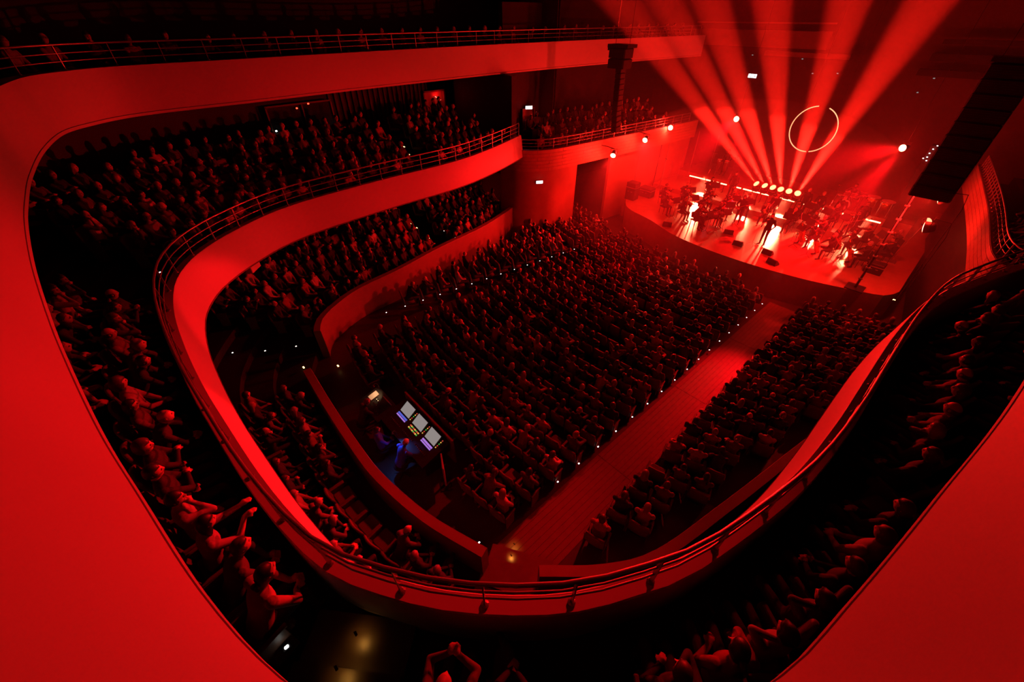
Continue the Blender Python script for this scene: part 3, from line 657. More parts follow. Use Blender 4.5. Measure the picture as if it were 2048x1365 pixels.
for i, s in enumerate(SPOTS):
    if i in pset or i in EMPTY or not rows[i][2]: continue
    pose = RND.choices([a for a, _ in W_POSE[:5]], [b for _, b in W_POSE[:5]])[0]; t = RND.choices(range(8), TOPW)[0]; h = RND.choices(range(4), [5, 6, 2, 3])[0]; sty = RND.choice(['short', 'long', 'bob', 'bald']); sk = RND.randrange(3)
    k = (pose,)
    if k not in LOWA: LOWA[k] = arrays(BODY[pose][1])
    v, l, c, mi = LOWA[k]; remap = np.array([sk, 3 + t, 11, 12, 13]); ent.append(((v, l, c, remap[mi]), (s[0] + .02, s[1], s[2]), s[3] + RND.uniform(-.12, .12)))
    hk = (pose, sty, 'l')
    if hk not in LOWA: LOWA[hk] = arrays(hair_of(pose, sty, True))
    v, l, c, mi = LOWA[hk]; ent.append(((v, l, c, np.full(len(c), 14 + h)), ent[-1][1], ent[-1][2]))
mass('distant_audience', ent, SKIN + [t[1] for t in TOPS] + [TRS, SHOE, EYE] + [h[1] for h in HAIRC], 'remaining seated audience farther off in the dark rows', 'audience')
print('spots', len(SPOTS), 'visible', len(order), 'people', len(people_ids), 'mass', len(ent) // 2)
# ------------------------------------------------------------------ stage: LED bars, beam lights, ring, floods
BAR_Y = [(5.58, 4.42), (4.36, 2.90), (2.25, 1.95), (1.82, .74), (.66, .20), (-.46, -1.30), (-1.62, -2.30), (-2.78, -3.45), (-3.70, -4.48), (-4.96, -5.66)]
for i, (ya, yb) in enumerate(BAR_Y):
    t = empty('led_bar', (29.0, (ya + yb) / 2, 1.65)); L = ya - yb
    tag(t, 'glowing red-white LED bar behind the orchestra, %s from the stage-left end' % ordinal(len(BAR_Y) - i), 'light bar', 'LED bars behind the orchestra')
    MB().box((.03, 0, .55), (.05, L, .10)).build('housing', M['black'], t)
    MB().tube([(-.012, -L / 2 + .01, .55), (-.012, L / 2 - .01, .55)], .036, 10).build('tube', E_['bar'], t, smooth=True)
    for s in (-1, 1): MB().box((.05, s * L * .38, .25), (.03, .03, .5)).box((.03, s * L * .38, .01), (.25, .05, .02)).build('leg', M['black'], t)
tr = empty('beam_light_stand', (28.45, -.24, 1.65)); tag(tr, 'low black bar stand carrying the six round beam lights', 'light stand')
MB().tube([(0, -1.5, .78), (0, 1.5, .78)], .03, 8).build('crossbar', M['black'], tr)
for s in (-1, 1): MB().tube([(0, s * 1.3, 0), (0, s * 1.3, .78)], .025, 8).box((0, s * 1.3, .01), (.4, .4, .02)).build('leg', M['black'], tr)
for i, (p, t_) in enumerate(BEAMS):
    v = (Vector(t_) - Vector(p)).normalized(); b = empty('beam_light', (p[0], p[1], 2.43))
    tag(b, 'round moving-head beam light with bright white lens, %s of six from the piano side' % ordinal(i + 1), 'stage light', 'beam lights on the bar stand')
    MB().box((0, 0, .06), (.30, .30, .12), bev=.02).build('base', M['black'], b)
    yk = MB()
    for s in (-1, 1): yk.box((0, s * .19, .26), (.08, .025, .34))
    yk.box((0, 0, .12), (.1, .4, .03)).build('yoke', M['black'], b)
    R = v.to_track_quat('Z', 'Y').to_matrix(); cz = Vector((0, 0, .37))
    MB().lathe([(.08, -.16), (.13, -.12), (.165, .0), (.17, .11), (.165, .13)], 20, cz, R).build('head', M['black'], b, smooth=True)
    MB().lathe([(.165, .131), (.16, .137), (.10, .15), (.02, .154)], 20, cz, R).build('lens', E_['beamlens'], b, smooth=True)
rg = empty('led_ring', (27.0, -1.1, 6.4)); tag(rg, 'thin glowing LED hoop hanging above the orchestra, broken by two gaps', 'light ring')
for a0, a1 in ((-77, 72), (99, 277)):
    pts = [(0, -1.05 * math.cos(math.radians(a)), 1.05 * math.sin(math.radians(a))) for a in np.linspace(a0, a1, 60)]
    MB().tube(pts, .022, 8).build('tube', E_['ring'], rg, smooth=True)
    MB().tube([(.03, p[1] * 1.02, p[2] * 1.02) for p in pts], .022, 6).build('frame', M['black'], rg, smooth=True)
for s in (-1, 1): MB().tube([(.03, s * .7, .80), (.03, s * .7, 9.6)], .006, 5).build('cable', M['black'], rg)
FL_TXT = ['red flood on a high pole behind the gallery', 'red flood at the oak gallery rim, far one of two', 'red flood at the oak gallery rim, near one over the stage doorway', 'red flood hanging above the percussion', 'red flood hanging alone upstage of the broken ring',
          'red flood under the black loudspeaker column', 'big round pale flood beside the dark drape, lowest of its pair']
for i, (p, t_, e) in enumerate(FLOODS):
    v = (Vector(t_) - Vector(p)).normalized(); R = v.to_track_quat('Z', 'Y').to_matrix(); b = empty('flood_light', p)
    tag(b, FL_TXT[i], 'stage light', 'red stage floods'); sc = 1.35 if i == 6 else 1
    MB().lathe([(.06 * sc, -.20), (.12 * sc, -.16), (.15 * sc, .0), (.17 * sc, .14), (.165 * sc, .15)], 18, (0, 0, 0), R).build('housing', M['black'], b, smooth=True)
    MB().lathe([(.155 * sc, .13), (.15 * sc, .155), (.08 * sc, .175), (.02, .18)], 18, (0, 0, 0), R).build('lens', E_['lamp'], b, smooth=True)
    yk = MB()
    for s in (-1, 1): yk.tube([R @ Vector((s * .19 * sc, 0, 0)), R @ Vector((s * .19 * sc, 0, 0)) + Vector((0, 0, .26 * sc))], .012, 6)
    yk.tube([R @ Vector((-.19 * sc, 0, 0)) + Vector((0, 0, .26 * sc)), R @ Vector((.19 * sc, 0, 0)) + Vector((0, 0, .26 * sc))], .012, 6).build('yoke', M['darkmetal'], b)
    if i in (3, 4): MB().tube([(0, 0, .26), (0, 0, 17 - p[2])], .012, 6).build('hanging_pole', M['darkmetal'], b)
    if i == 0: MB().tube([(0, 0, .26), (0, .25, .3), (0, .35, -.1), (0, .35, 1.35 - p[2])], .03, 8).build('pole', M['darkmetal'], b)
    if i in (1, 2): MB().tube([(0, 0, .26), (0, .45, .30), (0, .95, .30)], .02, 8).build('bracket', M['darkmetal'], b)
    if i in (5, 6): MB().tube([(0, 0, .26 * sc), (.0, -.5, .30), (0, -.6, -.2), (0, -.6, 1.35 - p[2])], .014, 8).build('pole', M['darkmetal'], b)

# ------------------------------------------------------------------ loudspeaker arrays
def cabinet(t, c, d, tilt, name='cabinet', m='black'):
    b = MB().box((0, 0, 0), d, bev=min(d) * .12); o = b.build(name, M[m], t, c); o.rotation_euler = (0, tilt, 0)
    g = MB()
    for k in range(5): g.box((-d[0] / 2 - .004, 0, (k - 2) * d[2] * .17), (.012, d[1] * .9, d[2] * .05))
    g.build('grille', M['darkmetal'], o)
t = empty('speaker_array', (20, -7.05, 11)); tag(t, 'wide black loudspeaker column hanging at the dark drape side of the stage', 'loudspeaker', 'hanging loudspeaker columns')
for k in range(10): cabinet(t, (-.012 * max(0, k - 4) ** 2 + .1, 0, -1.25 - .375 * k), (.5, 1.12, .36), -.02 * max(0, k - 4) * 2)
MB().box((0, 0, -.98), (.7, 1.15, .12)).build('bumper_frame', M['darkmetal'], t)
for s in (-1, 1): MB().tube([(0, s * .4, -.95), (0, s * .4, 6)], .012, 5).build('chain', M['darkmetal'], t)
t = empty('speaker_array', (20, 6.4, 10.2)); tag(t, 'slim curved loudspeaker column hanging before the oak gallery, bulky top', 'loudspeaker', 'hanging loudspeaker columns')
MB().box((0, .1, -.35), (.8, 1.15, .14)).box((0, .7, -.42), (.25, .3, .25)).build('bumper_frame', M['darkmetal'], t)
for k in range(2): cabinet(t, (0, .12, -.62 - .42 * k), (.75, .95, .40), 0, 'subwoofer')
for k in range(12): cabinet(t, (-.006 * max(0, k - 6) ** 2, -.0 - .016 * k - .05 * max(0, k - 8), -1.30 - .232 * k), (.42, .34, .22), -.03 * max(0, k - 5), 'cabinet', 'slat')
for s in (-1, 1): MB().tube([(0, .1 + s * .4, -.3), (0, .1 + s * .4, 6.8)], .012, 5).build('chain', M['darkmetal'], t)
t = empty('stage_tower', (22.1, -6.55, 1.35)); tag(t, 'tall thin black tower pole at the drape side of the stage', 'pole')
MB().tube([(0, 0, 0), (0, 0, 5.6)], .05, 8).box((0, 0, .02), (.7, .7, .04)).build('mast', M['darkmetal'], t)
for k in range(9): MB().box((0, 0, .5 + .55 * k), (.16, .16, .05)).build('collar', M['metal'], t)
# small white dots on a control rack upstage
t = empty('control_rack', (30.2, -6.0, 1.35)); tag(t, 'tall dark equipment rack with a zigzag of tiny white lights', 'rack')
MB().box((.25, 0, 2.3), (.5, .6, 4.6), bev=.02).build('case', M['black'], t)
for x, y, z in ((30, -5.93, 5.95), (30, -5.85, 5.78), (30, -5.81, 5.58), (30, -5.69, 5.32), (30, -5.81, 5.4), (30, -5.86, 5.24)):
    MB().box((-.02, y + 6.0, z - 1.35), (.03, .05, .03)).build('indicator', E_['white'], t)

# ------------------------------------------------------------------ orchestra
STG = dict(
    violin=dict(SIT, la=((.40, .20, 1.02), (0, .6, -.9), (-.3, -.6, .6), .9), ra=((.30, .22, .98), (.1, 1, -.2), (.6, -.5, -.2), .8), lean=.04, yaw=.35, pitch=-.15),
    cello=dict(SIT, ll=((.40, .24, .50), (.40, .27, .09), (.54, .30, .035)), rl=((.40, .24, .50), (.40, .27, .09), (.54, .30, .035)), la=((.26, .06, 1.02), (.1, 1, -.4), (-.3, -.9, .3), .9), ra=((.42, .28, .62), (-.1, 1, .0), (.5, -.6, -.3), .8), lean=.05, yaw=0, pitch=-.2),
    brass=dict(SIT, la=((.30, -.02, 1.12), (.1, .9, -.7), (.5, -.6, .2), .9), ra=((.33, .06, 1.13), (.1, .9, -.7), (.5, -.6, .2), .9), lean=.0, yaw=0),
    wind=dict(SIT, la=((.25, .0, .92), (.1, 1, -.4), (.5, -.8, .1), .7), ra=((.32, .0, .78), (.1, 1, -.4), (.5, -.8, .1), .7), lean=.0, yaw=0, pitch=-.12),
    drummer=dict(SIT, la=((.38, .22, .86), (-.1, .9, -.4), (.9, -.2, -.2), .9), ra=((.40, .14, .92), (-.1, .9, -.4), (.9, -.2, .1), .9), lean=.12, yaw=.1),
    pianist=dict(SIT, la=((.44, .18, .78), (-.2, .7, -.6), (1, 0, -.05), .4), ra=((.46, .20, .78), (-.2, .7, -.6), (1, 0, -.05), .4), lean=.14, yaw=.1, pitch=-.2),
    singer=dict(STAND, la=((.10, .22, .92), (-.6, .7, -.2), (.4, -.2, -.9), .4), ra=((.24, .06, 1.36), (.1, .8, -.8), (.2, -.4, .9), 1.0), lean=.03, yaw=0),
    guitarist=dict(STAND, la=((.30, .38, 1.18), (0, .5, -.9), (-.3, -.4, .7), .9), ra=((.24, .10, 1.02), (-.3, .9, -.3), (.5, -.6, -.5), .6), lean=.06, yaw=.15, pitch=-.2),
    back_singer=dict(STAND, la=((.12, .20, .90), (-.5, .7, -.3), (.5, -.2, -.8), .3), ra=((.12, .20, .90), (-.5, .7, -.3), (.5, -.2, -.8), .3), lean=.0))
def fiddle_mesh(s=1.0, thick=.04):
    """violin family body outline, extruded, with ribs, neck, fingerboard and scroll"""
    out = [(0, .0), (.04, .085), (.10, .105), (.15, .09), (.18, .062), (.21, .062), (.25, .075), (.31, .084), (.345, .06), (.356, .0)]
    o = out + [(x, -y) for x, y in out[-2:0:-1]]; n = len(o); b = MB()
    V = [(x * s, y * s, -thick * s / 2) for x, y in o] + [(x * s, y * s, thick * s / 2) for x, y in o] + [(.19 * s, 0, -thick * s * .75), (.19 * s, 0, thick * s * .8)]
    F = [(i, (i + 1) % n, n + (i + 1) % n, n + i) for i in range(n)] + [(2 * n, (i + 1) % n, i) for i in range(n)] + [(2 * n + 1, n + i, n + (i + 1) % n) for i in range(n)]
    nk = MB().box((.42 * s, 0, .012 * s), (.16 * s, .026 * s, .022 * s)).tube([(.50 * s, 0, .01 * s), (.55 * s, 0, .0), (.575 * s, 0, .012 * s), (.565 * s, 0, .03 * s)], .014 * s, 8)
    for k in (-1, 1): nk.tube([(.52 * s, -.04 * s * k, .004), (.52 * s, 0, .004)], .006 * s, 5)
    fb = MB().box((.36 * s, 0, .032 * s), (.27 * s, .03 * s, .008 * s), m=0).box((.135 * s, 0, .042 * s), (.006 * s, .05 * s, .05 * s)).box((.06 * s, 0, .034 * s), (.10 * s, .03 * s, .008 * s))
    return b.add(V, F).mesh('body', M['varnish']), nk.mesh('neck', M['varnish']), fb.mesh('fingerboard', M['black'])
VIO, CEL = fiddle_mesh(1.0), fiddle_mesh(2.05, .055)
BOW = MB().tube([(-.33, 0, .02), (0, 0, .026), (.33, 0, .02)], .006, 5).box((0, 0, 0), (.64, .008, .003)).box((-.29, 0, .01), (.05, .014, .022)).mesh('bow', M['varnish'])
TRUMPET = MB().tube([(0, 0, 0), (.30, 0, 0), (.40, 0, 0), (.46, 0, 0)], [.008, .010, .022, .062], 12).tube([(.02, 0, -.04), (.28, 0, -.04), (.31, 0, -.02), (.28, 0, 0)], .008, 6)
for k in range(3): TRUMPET.tube([(.13 + .03 * k, 0, -.09), (.13 + .03 * k, 0, .04)], .011, 8)
TRUMPET = TRUMPET.mesh('trumpet', M['brass'], True)
TROMB = MB().tube([(0, 0, 0), (.60, 0, -.03), (.63, 0, -.06), (.60, 0, -.09), (.05, 0, -.06)], .009, 7).tube([(-.1, -.03, .02), (.20, -.06, .02), (.32, -.06, .02), (.40, -.06, .02)], [.012, .018, .04, .10], 12).mesh('trombone', M['brass'], True)
CLAR = MB().tube([(0, 0, 0), (.05, 0, -.08), (.26, 0, -.50), (.29, 0, -.56), (.31, 0, -.60)], [.006, .012, .013, .018, .036], 9)
for k in range(6): CLAR.box((.09 + .028 * k, .014, -.12 - .056 * k), (.02, .012, .012))
CLAR = CLAR.mesh('clarinet', M['black'], True)
SAX = MB().tube([(0, 0, 0), (.06, 0, .03), (.09, 0, -.02), (.13, 0, -.30), (.17, 0, -.46), (.23, 0, -.48), (.27, 0, -.40), (.29, 0, -.27)], [.007, .010, .014, .024, .034, .036, .044, .075], 12).mesh('saxophone', M['brass'], True)
def chair_at(x, y, z, rz, label):
    t = empty('orchestra_chair', (x, y, z), rz); tag(t, label, 'chair', 'orchestra chairs on the stage')
    obj('seat', CH[0], t); obj('backrest', CH[1], t)
    for sx in (-.17, .19):
        for sy in (-.19, .19): obj('leg', CH[2], t, (sx, sy, 0))
CH = (MB().box((.01, 0, .44), (.44, .44, .05), bev=.02).mesh('seat', M['carpet']), MB().box((-.22, 0, .70), (.03, .42, .30), ry=-.12, bev=.012).tube([(-.19, .19, .42), (-.235, .19, .82)], .011, 6).tube([(-.19, -.19, .42), (-.235, -.19, .82)], .011, 6).mesh('backrest', M['carpet']),
      MB().tube([(0, 0, 0), (0, 0, .43)], .012, 6).mesh('leg', M['darkmetal']))
STAND_M = (MB().box((.02, 0, 1.08), (.03, .50, .34), ry=-.45, bev=.008).box((-.09, 0, .93), (.07, .50, .015)).mesh('desk', M['black']),
           MB().tube([(.05, 0, .12), (.05, 0, 1.06)], .012, 7).mesh('pole', M['black']), MB().tube([(.05, 0, .13), (.30, 0, .01)], .010, 5).tube([(.05, 0, .13), (-.08, .20, .01)], .010, 5).tube([(.05, 0, .13), (-.08, -.20, .01)], .010, 5).mesh('tripod', M['black']),
           MB().box((-.004, 0, 1.085), (.006, .42, .28), ry=-.45).mesh('sheet_music', M['paper']))
def stand_at(x, y, z, rz, label):
    t = empty('music_stand', (x, y, z), rz); tag(t, label, 'music stand', 'music stands on the stage')
    for nm, m in zip(('desk', 'pole', 'tripod', 'sheet_music'), STAND_M): obj(nm, m, t)
CEN = (21.9, -1.6)
def polar(r, a): return CEN[0] + r * math.cos(math.radians(a)), CEN[1] + r * math.sin(math.radians(a))
PLAY = [('violin', r, a) for r, aa in ((3.6, (50, 72)), (4.8, (38, 55, 71)), (6.0, (32, 46, 60, 74)), (7.3, (42, 54, 66))) for a in aa]
PLAY += [('cello', r, a) for r, a in ((3.9, -30), (3.9, -52), (5.2, -44), (5.2, -60))] + [('wind', 4.6, 12), ('wind', 4.6, -6), ('wind', 5.6, 24), ('wind', 5.4, -4), ('wind', 5.2, -16)]
PLAY += [('violin', r, a) for r, a in ((6.4, -38), (6.5, -52), (4.9, -24))] + [('brass', 6.3, -10), ('brass', 6.3, -19), ('brass', 6.5, -29), ('brass', 7.4, -44), ('brass', 5.5, 9)]
WORD = dict(violin='violinist', cello='cellist', wind='reed player', brass='brass player'); cnt = {}
NTOT = {k: sum(1 for p in PLAY if p[0] == k) for k in WORD}
PLAY.sort(key=lambda p: -polar(p[1], p[2])[1])
for kind, r, a in PLAY:
    x, y = polar(r, a); z = 1.35 if x < 27.3 else 1.65; cnt[kind] = cnt.get(kind, 0) + 1; n = cnt[kind]
    rz = math.radians(a + 180) + RND.uniform(-.1, .1); ca, sa = math.cos(rz), math.sin(rz); who = '%s %s from the gallery side' % (ordinal(n), WORD[kind])
    h = RND.randrange(4); sty = RND.choice(STY); top = TOPS[0][1]
    put_person(kind, (x, y, z), rz, 'seated %s in black, %s' % (WORD[kind], ordinal(n) + ' of them from the gallery side'), 'seated orchestra players', top, HAIRC[h][1], sty, RND.randrange(3), STG)
    chair_at(x, y, z, rz, 'black orchestra chair under the ' + who)
    if RND.random() < .8: stand_at(x + ca * .85, y + sa * .85, z, rz, 'black music stand with pale sheet before the ' + who)
    def held(nm, me, off, rot, lab, cat, grp, parts=None):
        o = obj(nm, me) if parts is None else empty(nm)
        o.matrix_world = Matrix.Translation((x, y, z)) @ Matrix.Rotation(rz, 4, 'Z') @ Matrix.Translation(off) @ rot
        tag(o, lab + ' of the ' + who, cat, grp)
        for pn, pm in (parts or ()): obj(pn, pm, o)
    E3 = lambda a_, b_, c_: Matrix.Rotation(c_, 4, 'Z') @ Matrix.Rotation(b_, 4, 'Y') @ Matrix.Rotation(a_, 4, 'X')
    if kind == 'violin':
        held('violin', None, (.07, .10, 1.06), E3(.5, .06, .30), 'brown violin', 'violin', 'violins of the orchestra', zip(('body', 'neck', 'fingerboard'), VIO))
        held('violin_bow', BOW, (.26, .02, 1.10), E3(0, .25, -.9), 'slim brown bow', 'bow', 'violin bows')
    elif kind == 'cello':
        held('cello', None, (.46, -.02, .22), E3(0, -1.15, 0) @ Matrix.Rotation(PI, 4, 'Z') @ Matrix.Rotation(PI, 4, 'Z'), 'brown cello', 'cello', 'cellos of the orchestra', zip(('body', 'neck', 'fingerboard'), CEL))
        held('cello_bow', BOW, (.50, -.05, .62), E3(0, .05, 1.45), 'slim brown bow', 'bow', 'cello bows')
    elif kind == 'brass':
        if n % 2: held('trumpet', TRUMPET, (.14, 0, 1.17), E3(0, .08, 0), 'brass trumpet', 'trumpet', 'brass of the orchestra')
        else: held('trombone', TROMB, (.14, 0, 1.17), E3(0, .12, 0), 'brass trombone', 'trombone', 'brass of the orchestra')
    else:
        if n % 2: held('clarinet', CLAR, (.13, 0, 1.17), E3(0, 0, 0), 'black clarinet', 'clarinet', 'reeds of the orchestra')
        else: held('saxophone', SAX, (.13, 0, 1.17), E3(0, 0, 0), 'brass saxophone', 'saxophone', 'reeds of the orchestra')
put_person('singer', (23.45, -1.85, 1.35), PI - .25, 'person standing in dark suit at stage front, microphone raised to mouth', 'stage soloists', TOPS[0][1], HAIRC[0][1], 'short', 0, STG, 1.03)
put_person('guitarist', (25.3, .35, 1.35), PI, 'guitarist standing in black behind the keyboard', 'stage soloists', TOPS[0][1], HAIRC[1][1], 'long', 0, STG)
put_person('pianist', (23.55, 1.95, 1.35), -PI / 2 - .35, 'keyboard player in black seated at the long keyboard', 'stage soloists', TOPS[0][1], HAIRC[1][1], 'short', 1, STG)
for i, y in enumerate((2.2, -1.98, -2.72, -3.72, -4.8)):
    put_person('back_singer', (28.1 + .06 * (i % 2), y, 1.65), PI + RND.uniform(-.1, .1), 'backing singer standing in black, %s from the oak gallery side' % ordinal(i + 1), 'backing singers before the LED bars', TOPS[0][1], HAIRC[i % 4][1], STY[(i * 2 + 2) % 9], i % 3, STG)
m_ = obj('microphone', MB().lathe([(.010, -.16), (.014, -.02), (.024, .0), (.027, .02), (.018, .045), (.004, .05)], 10).mesh('microphone', M['darkmetal'], True)); m_.matrix_world = Matrix.Translation((23.19, -1.84, 2.84)) @ Matrix.Rotation(.9, 4, 'Y'); tag(m_, 'hand microphone held by the standing soloist', 'microphone')
# guitar
g = empty('electric_guitar', (25.12, .42, 2.37)); g.rotation_euler = (.15, -.45, PI / 2 + PI); tag(g, 'dark electric guitar worn by the standing guitarist', 'guitar')
go = [(-.20, 0), (-.19, .11), (-.10, .155), (-.02, .10), (.06, .115), (.16, .14), (.10, .045), (.11, 0)]; go = go + [(x, -y) for x, y in go[-2:0:-1]]; n = len(go)
MB().add([(x, y, -.02) for x, y in go] + [(x, y, .02) for x, y in go], [tuple(range(n - 1, -1, -1)), tuple(range(n, 2 * n))] + [(i, (i + 1) % n, n + (i + 1) % n, n + i) for i in range(n)]).build('body', M['drum'], g)
MB().box((.36, 0, .02), (.56, .045, .022)).build('neck', M['varnish'], g); MB().box((.70, 0, .018), (.16, .075, .016), taper=.9).build('headstock', M['black'], g)
# keyboard with stand and bench
k = empty('stage_keyboard', (23.35, 1.15, 1.35), -PI / 2 - .35); tag(k, 'long stage keyboard with raised lit lid on two pairs of legs', 'keyboard')
MB().box((0, 0, .76), (.50, 1.55, .16), bev=.03).build('case', M['black'], k); MB().box((-.12, 0, .845), (.20, 1.40, .012)).build('white_keys', M['paper'], k)
bk = MB()
for i in range(35):
    if i % 7 not in (2, 6): bk.box((-.09, -.68 + i * .04, .857), (.12, .018, .014))
tag(bk.build('black_keys', M['black'], k), kind='stuff'); MB().box((.17, .0, .93), (.16, 1.45, .02), ry=-.5).build('lid', M['grey'], k)
for sx in (-.18, .18):
    for sy in (-.6, .6): MB().tube([(sx, sy, 0), (sx * .8, sy, .70)], .022, 8).build('leg', M['darkmetal'], k)
b = empty('keyboard_bench', (23.55, 1.95, 1.35), -PI / 2 - .35); tag(b, 'black bench under the keyboard player', 'bench'); MB().box((0, 0, .44), (.36, .7, .08), bev=.02).build('seat', M['carpet'], b)
for sx in (-.14, .14):
    for sy in (-.3, .3): MB().tube([(sx, sy, 0), (sx, sy, .41)], .016, 6).build('leg', M['darkmetal'], b)
# drum kits and percussion
def drum(t, nm, c, r, h, R=None): 
    d = MB().lathe([(r, -h / 2), (r * 1.0, h / 2)], 20, c, R).build(nm, M['drum'], t, smooth=False)
    for s in (-1, 1): MB().lathe([(r * 1.03, s * h / 2 - .02), (r * 1.03, s * h / 2 + .005)], 20, c, R, 0).build('hoop', M['chrome'], d)
    MB().lathe([(r * .98, h / 2), (r * .97, h / 2 + .008)], 20, c, R).build('drumhead', M['skinhead'], d)
def cymbal(t, x, y, h, r=.22, tl=.2):
    o = MB().tube([(x, y, .02), (x, y, h)], .012, 6).tube([(x, y, .3), (x + .2, y, .01)], .010, 5).tube([(x, y, .3), (x - .12, y + .17, .01)], .010, 5).tube([(x, y, .3), (x - .12, y - .17, .01)], .010, 5).build('cymbal_stand', M['chrome'], t)
    MB().lathe([(.01, .025), (.04, .02), (r * .6, .006), (r, -.012), (r, -.016), (.01, .0)], 22, (x, y, h), Matrix.Rotation(tl, 3, 'Y')).build('cymbal', M['brass'], o, smooth=True)
def kit(x, y, z, rz, label):
    t = empty('drum_kit', (x, y, z), rz); tag(t, label, 'drum kit'); R90 = Matrix.Rotation(PI / 2, 3, 'Y')
    drum(t, 'bass_drum', (.75, 0, .30), .28, .40, R90); drum(t, 'snare_drum', (.42, .28, .66), .18, .14); drum(t, 'tom_drum', (.68, .17, .82), .15, .20, Matrix.Rotation(-.3, 3, 'Y')); drum(t, 'tom_drum', (.68, -.17, .82), .16, .22, Matrix.Rotation(-.3, 3, 'Y')); drum(t, 'floor_tom', (.40, -.45, .42), .20, .40)
    cymbal(t, .75, .55, 1.15, .24, -.2); cymbal(t, .70, -.65, 1.22, .26, -.25); cymbal(t, .35, .62, .88, .17, 0)
    for sx, sy in ((.42, .28), (.30, -.52), (.50, -.40)): MB().tube([(sx, sy, 0), (sx, sy, .4)], .010, 5).build('leg', M['chrome'], t)
kit(31.1, -3.55, 2.05, PI, 'drum kit with brass cymbals on the high riser at the drape side')
put_person('drummer', (31.1, -3.55, 2.05), PI, 'drummer in black seated behind the drum kit', 'stage percussion players', TOPS[0][1], HAIRC[1][1], 'curly', 0, STG)
st = empty('drum_stool', (31.1, -3.55, 2.05)); tag(st, 'round stool under the drummer at the kit', 'stool'); MB().lathe([(.17, .40), (.18, .43), (.16, .47)], 16).build('seat', M['carpet'], st); MB().tube([(0, 0, 0), (0, 0, .41)], .02, 6).build('post', M['chrome'], st)
t = empty('conga_set', (31.0, 4.3, 2.05), PI); tag(t, 'pair of congas with two brass cymbals on the high riser near the oak gallery', 'drums')
for s in (-1, 1):
    cg = MB().lathe([(.11, 0), (.17, .30), (.16, .62), (.145, .76)], 16, (.2, s * .26, .35)).build('conga', M['drum'], t, smooth=True); MB().lathe([(.15, 1.10), (.145, 1.118)], 16, (.2, s * .26, 0)).build('drumhead', M['skinhead'], cg)
    MB().lathe([(.16, 1.02), (.16, 1.06)], 16, (.2, s * .26, 0)).build('hoop', M['chrome'], cg)
    for q in range(3): MB().tube([(.2 + .14 * math.cos(q * 2.1), s * .26 + .14 * math.sin(q * 2.1), 0), (.2 + .10 * math.cos(q * 2.1), s * .26 + .10 * math.sin(q * 2.1), .42)], .011, 5).build('leg', M['chrome'], t)
cymbal(t, .1, .75, 1.5, .26, .1); cymbal(t, .1, -.75, 1.45, .28, -.1)
put_person('standing', (31.35, 4.3, 2.05), PI, 'percussionist in black standing behind the congas', 'stage percussion players', TOPS[0][1], HAIRC[0][1], 'short', 1)
for i, y in enumerate((-4.6, -5.35)):
    t = empty('timpano', (31.0 - .3 * i, y, 2.05)); tag(t, 'copper kettle drum on the high riser, %s the drum kit' % ('nearer to' if i == 0 else 'farther from'), 'kettle drum', 'kettle drums on the high riser')
    MB().lathe([(.06, .32), (.20, .40), (.31, .58), (.34, .80)], 20).build('bowl', M['brass'], t, smooth=True); MB().lathe([(.355, .79), (.355, .83)], 20).build('hoop', M['chrome'], t); MB().lathe([(.335, .83), (.33, .838)], 20).build('drumhead', M['skinhead'], t)
    for q in range(4): MB().tube([(.34 * math.cos(q * PI / 2 + .8), .34 * math.sin(q * PI / 2 + .8), 0), (.33 * math.cos(q * PI / 2 + .8), .33 * math.sin(q * PI / 2 + .8), .80)], .014, 6).build('leg', M['chrome'], t)
# microphone stands, wedges, cabinets, light poles
def mic_stand(x, y, z, h, boom, rz, label):
    t = empty('microphone_stand', (x, y, z), rz); tag(t, label, 'microphone stand', 'microphone stands on the stage')
    MB().tube([(0, 0, .02), (0, 0, h)], .011, 6).build('pole', M['metal'], t); b_ = MB()
    for q in range(3): b_.tube([(0, 0, .16), (.28 * math.cos(q * 2.1), .28 * math.sin(q * 2.1), .01)], .010, 5)
    b_.build('tripod', M['metal'], t)
    if boom: bm_ = MB().tube([(-.2, 0, h - .08), (0, 0, h), (boom, 0, h + boom * .35)], .009, 5).build('boom', M['metal'], t); hd = (boom, 0, h + boom * .35)
    else: hd = (0, 0, h)
    MB().lathe([(.011, -.10), (.015, .0), (.022, .02), (.02, .05), (.004, .06)], 8, hd, Matrix.Rotation(.9, 3, 'Y')).build('microphone', M['darkmetal'], t)
for i, (x, y, z, h, bo, rz, lab) in enumerate(((23.1, -1.5, 1.35, 1.15, .45, -.5, 'boom microphone stand beside the standing soloist'), (22.9, .55, 1.35, 1.3, .3, 2.2, 'microphone stand before the long keyboard'), (26.8, 7.0, 1.35, 2.2, 0, 0, 'tall straight microphone stand below the oak gallery'),
        (27.6, 6.4, 1.35, 1.9, .5, 2.5, 'tall boom stand behind the first violins'), (29.3, 6.6, 1.35, 2.4, .4, -2, 'tallest boom stand by the end of the LED bars'), (26.0, -.9, 1.35, 1.25, .35, 0, 'boom stand among the reed players'), (25.0, -2.8, 1.35, 1.3, .4, .4, 'boom stand beside the cellos'),
        (24.0, -4.9, 1.35, 2.1, .7, -1.2, 'long boom stand at the drape side stage corner'), (26.0, 2.4, 1.35, 1.3, .4, -1.0, 'boom stand in the middle of the violins'), (27.1, -4.8, 1.35, 1.4, .35, .2, 'boom stand before the brass players'))): mic_stand(x, y, z, h, bo, rz, lab)
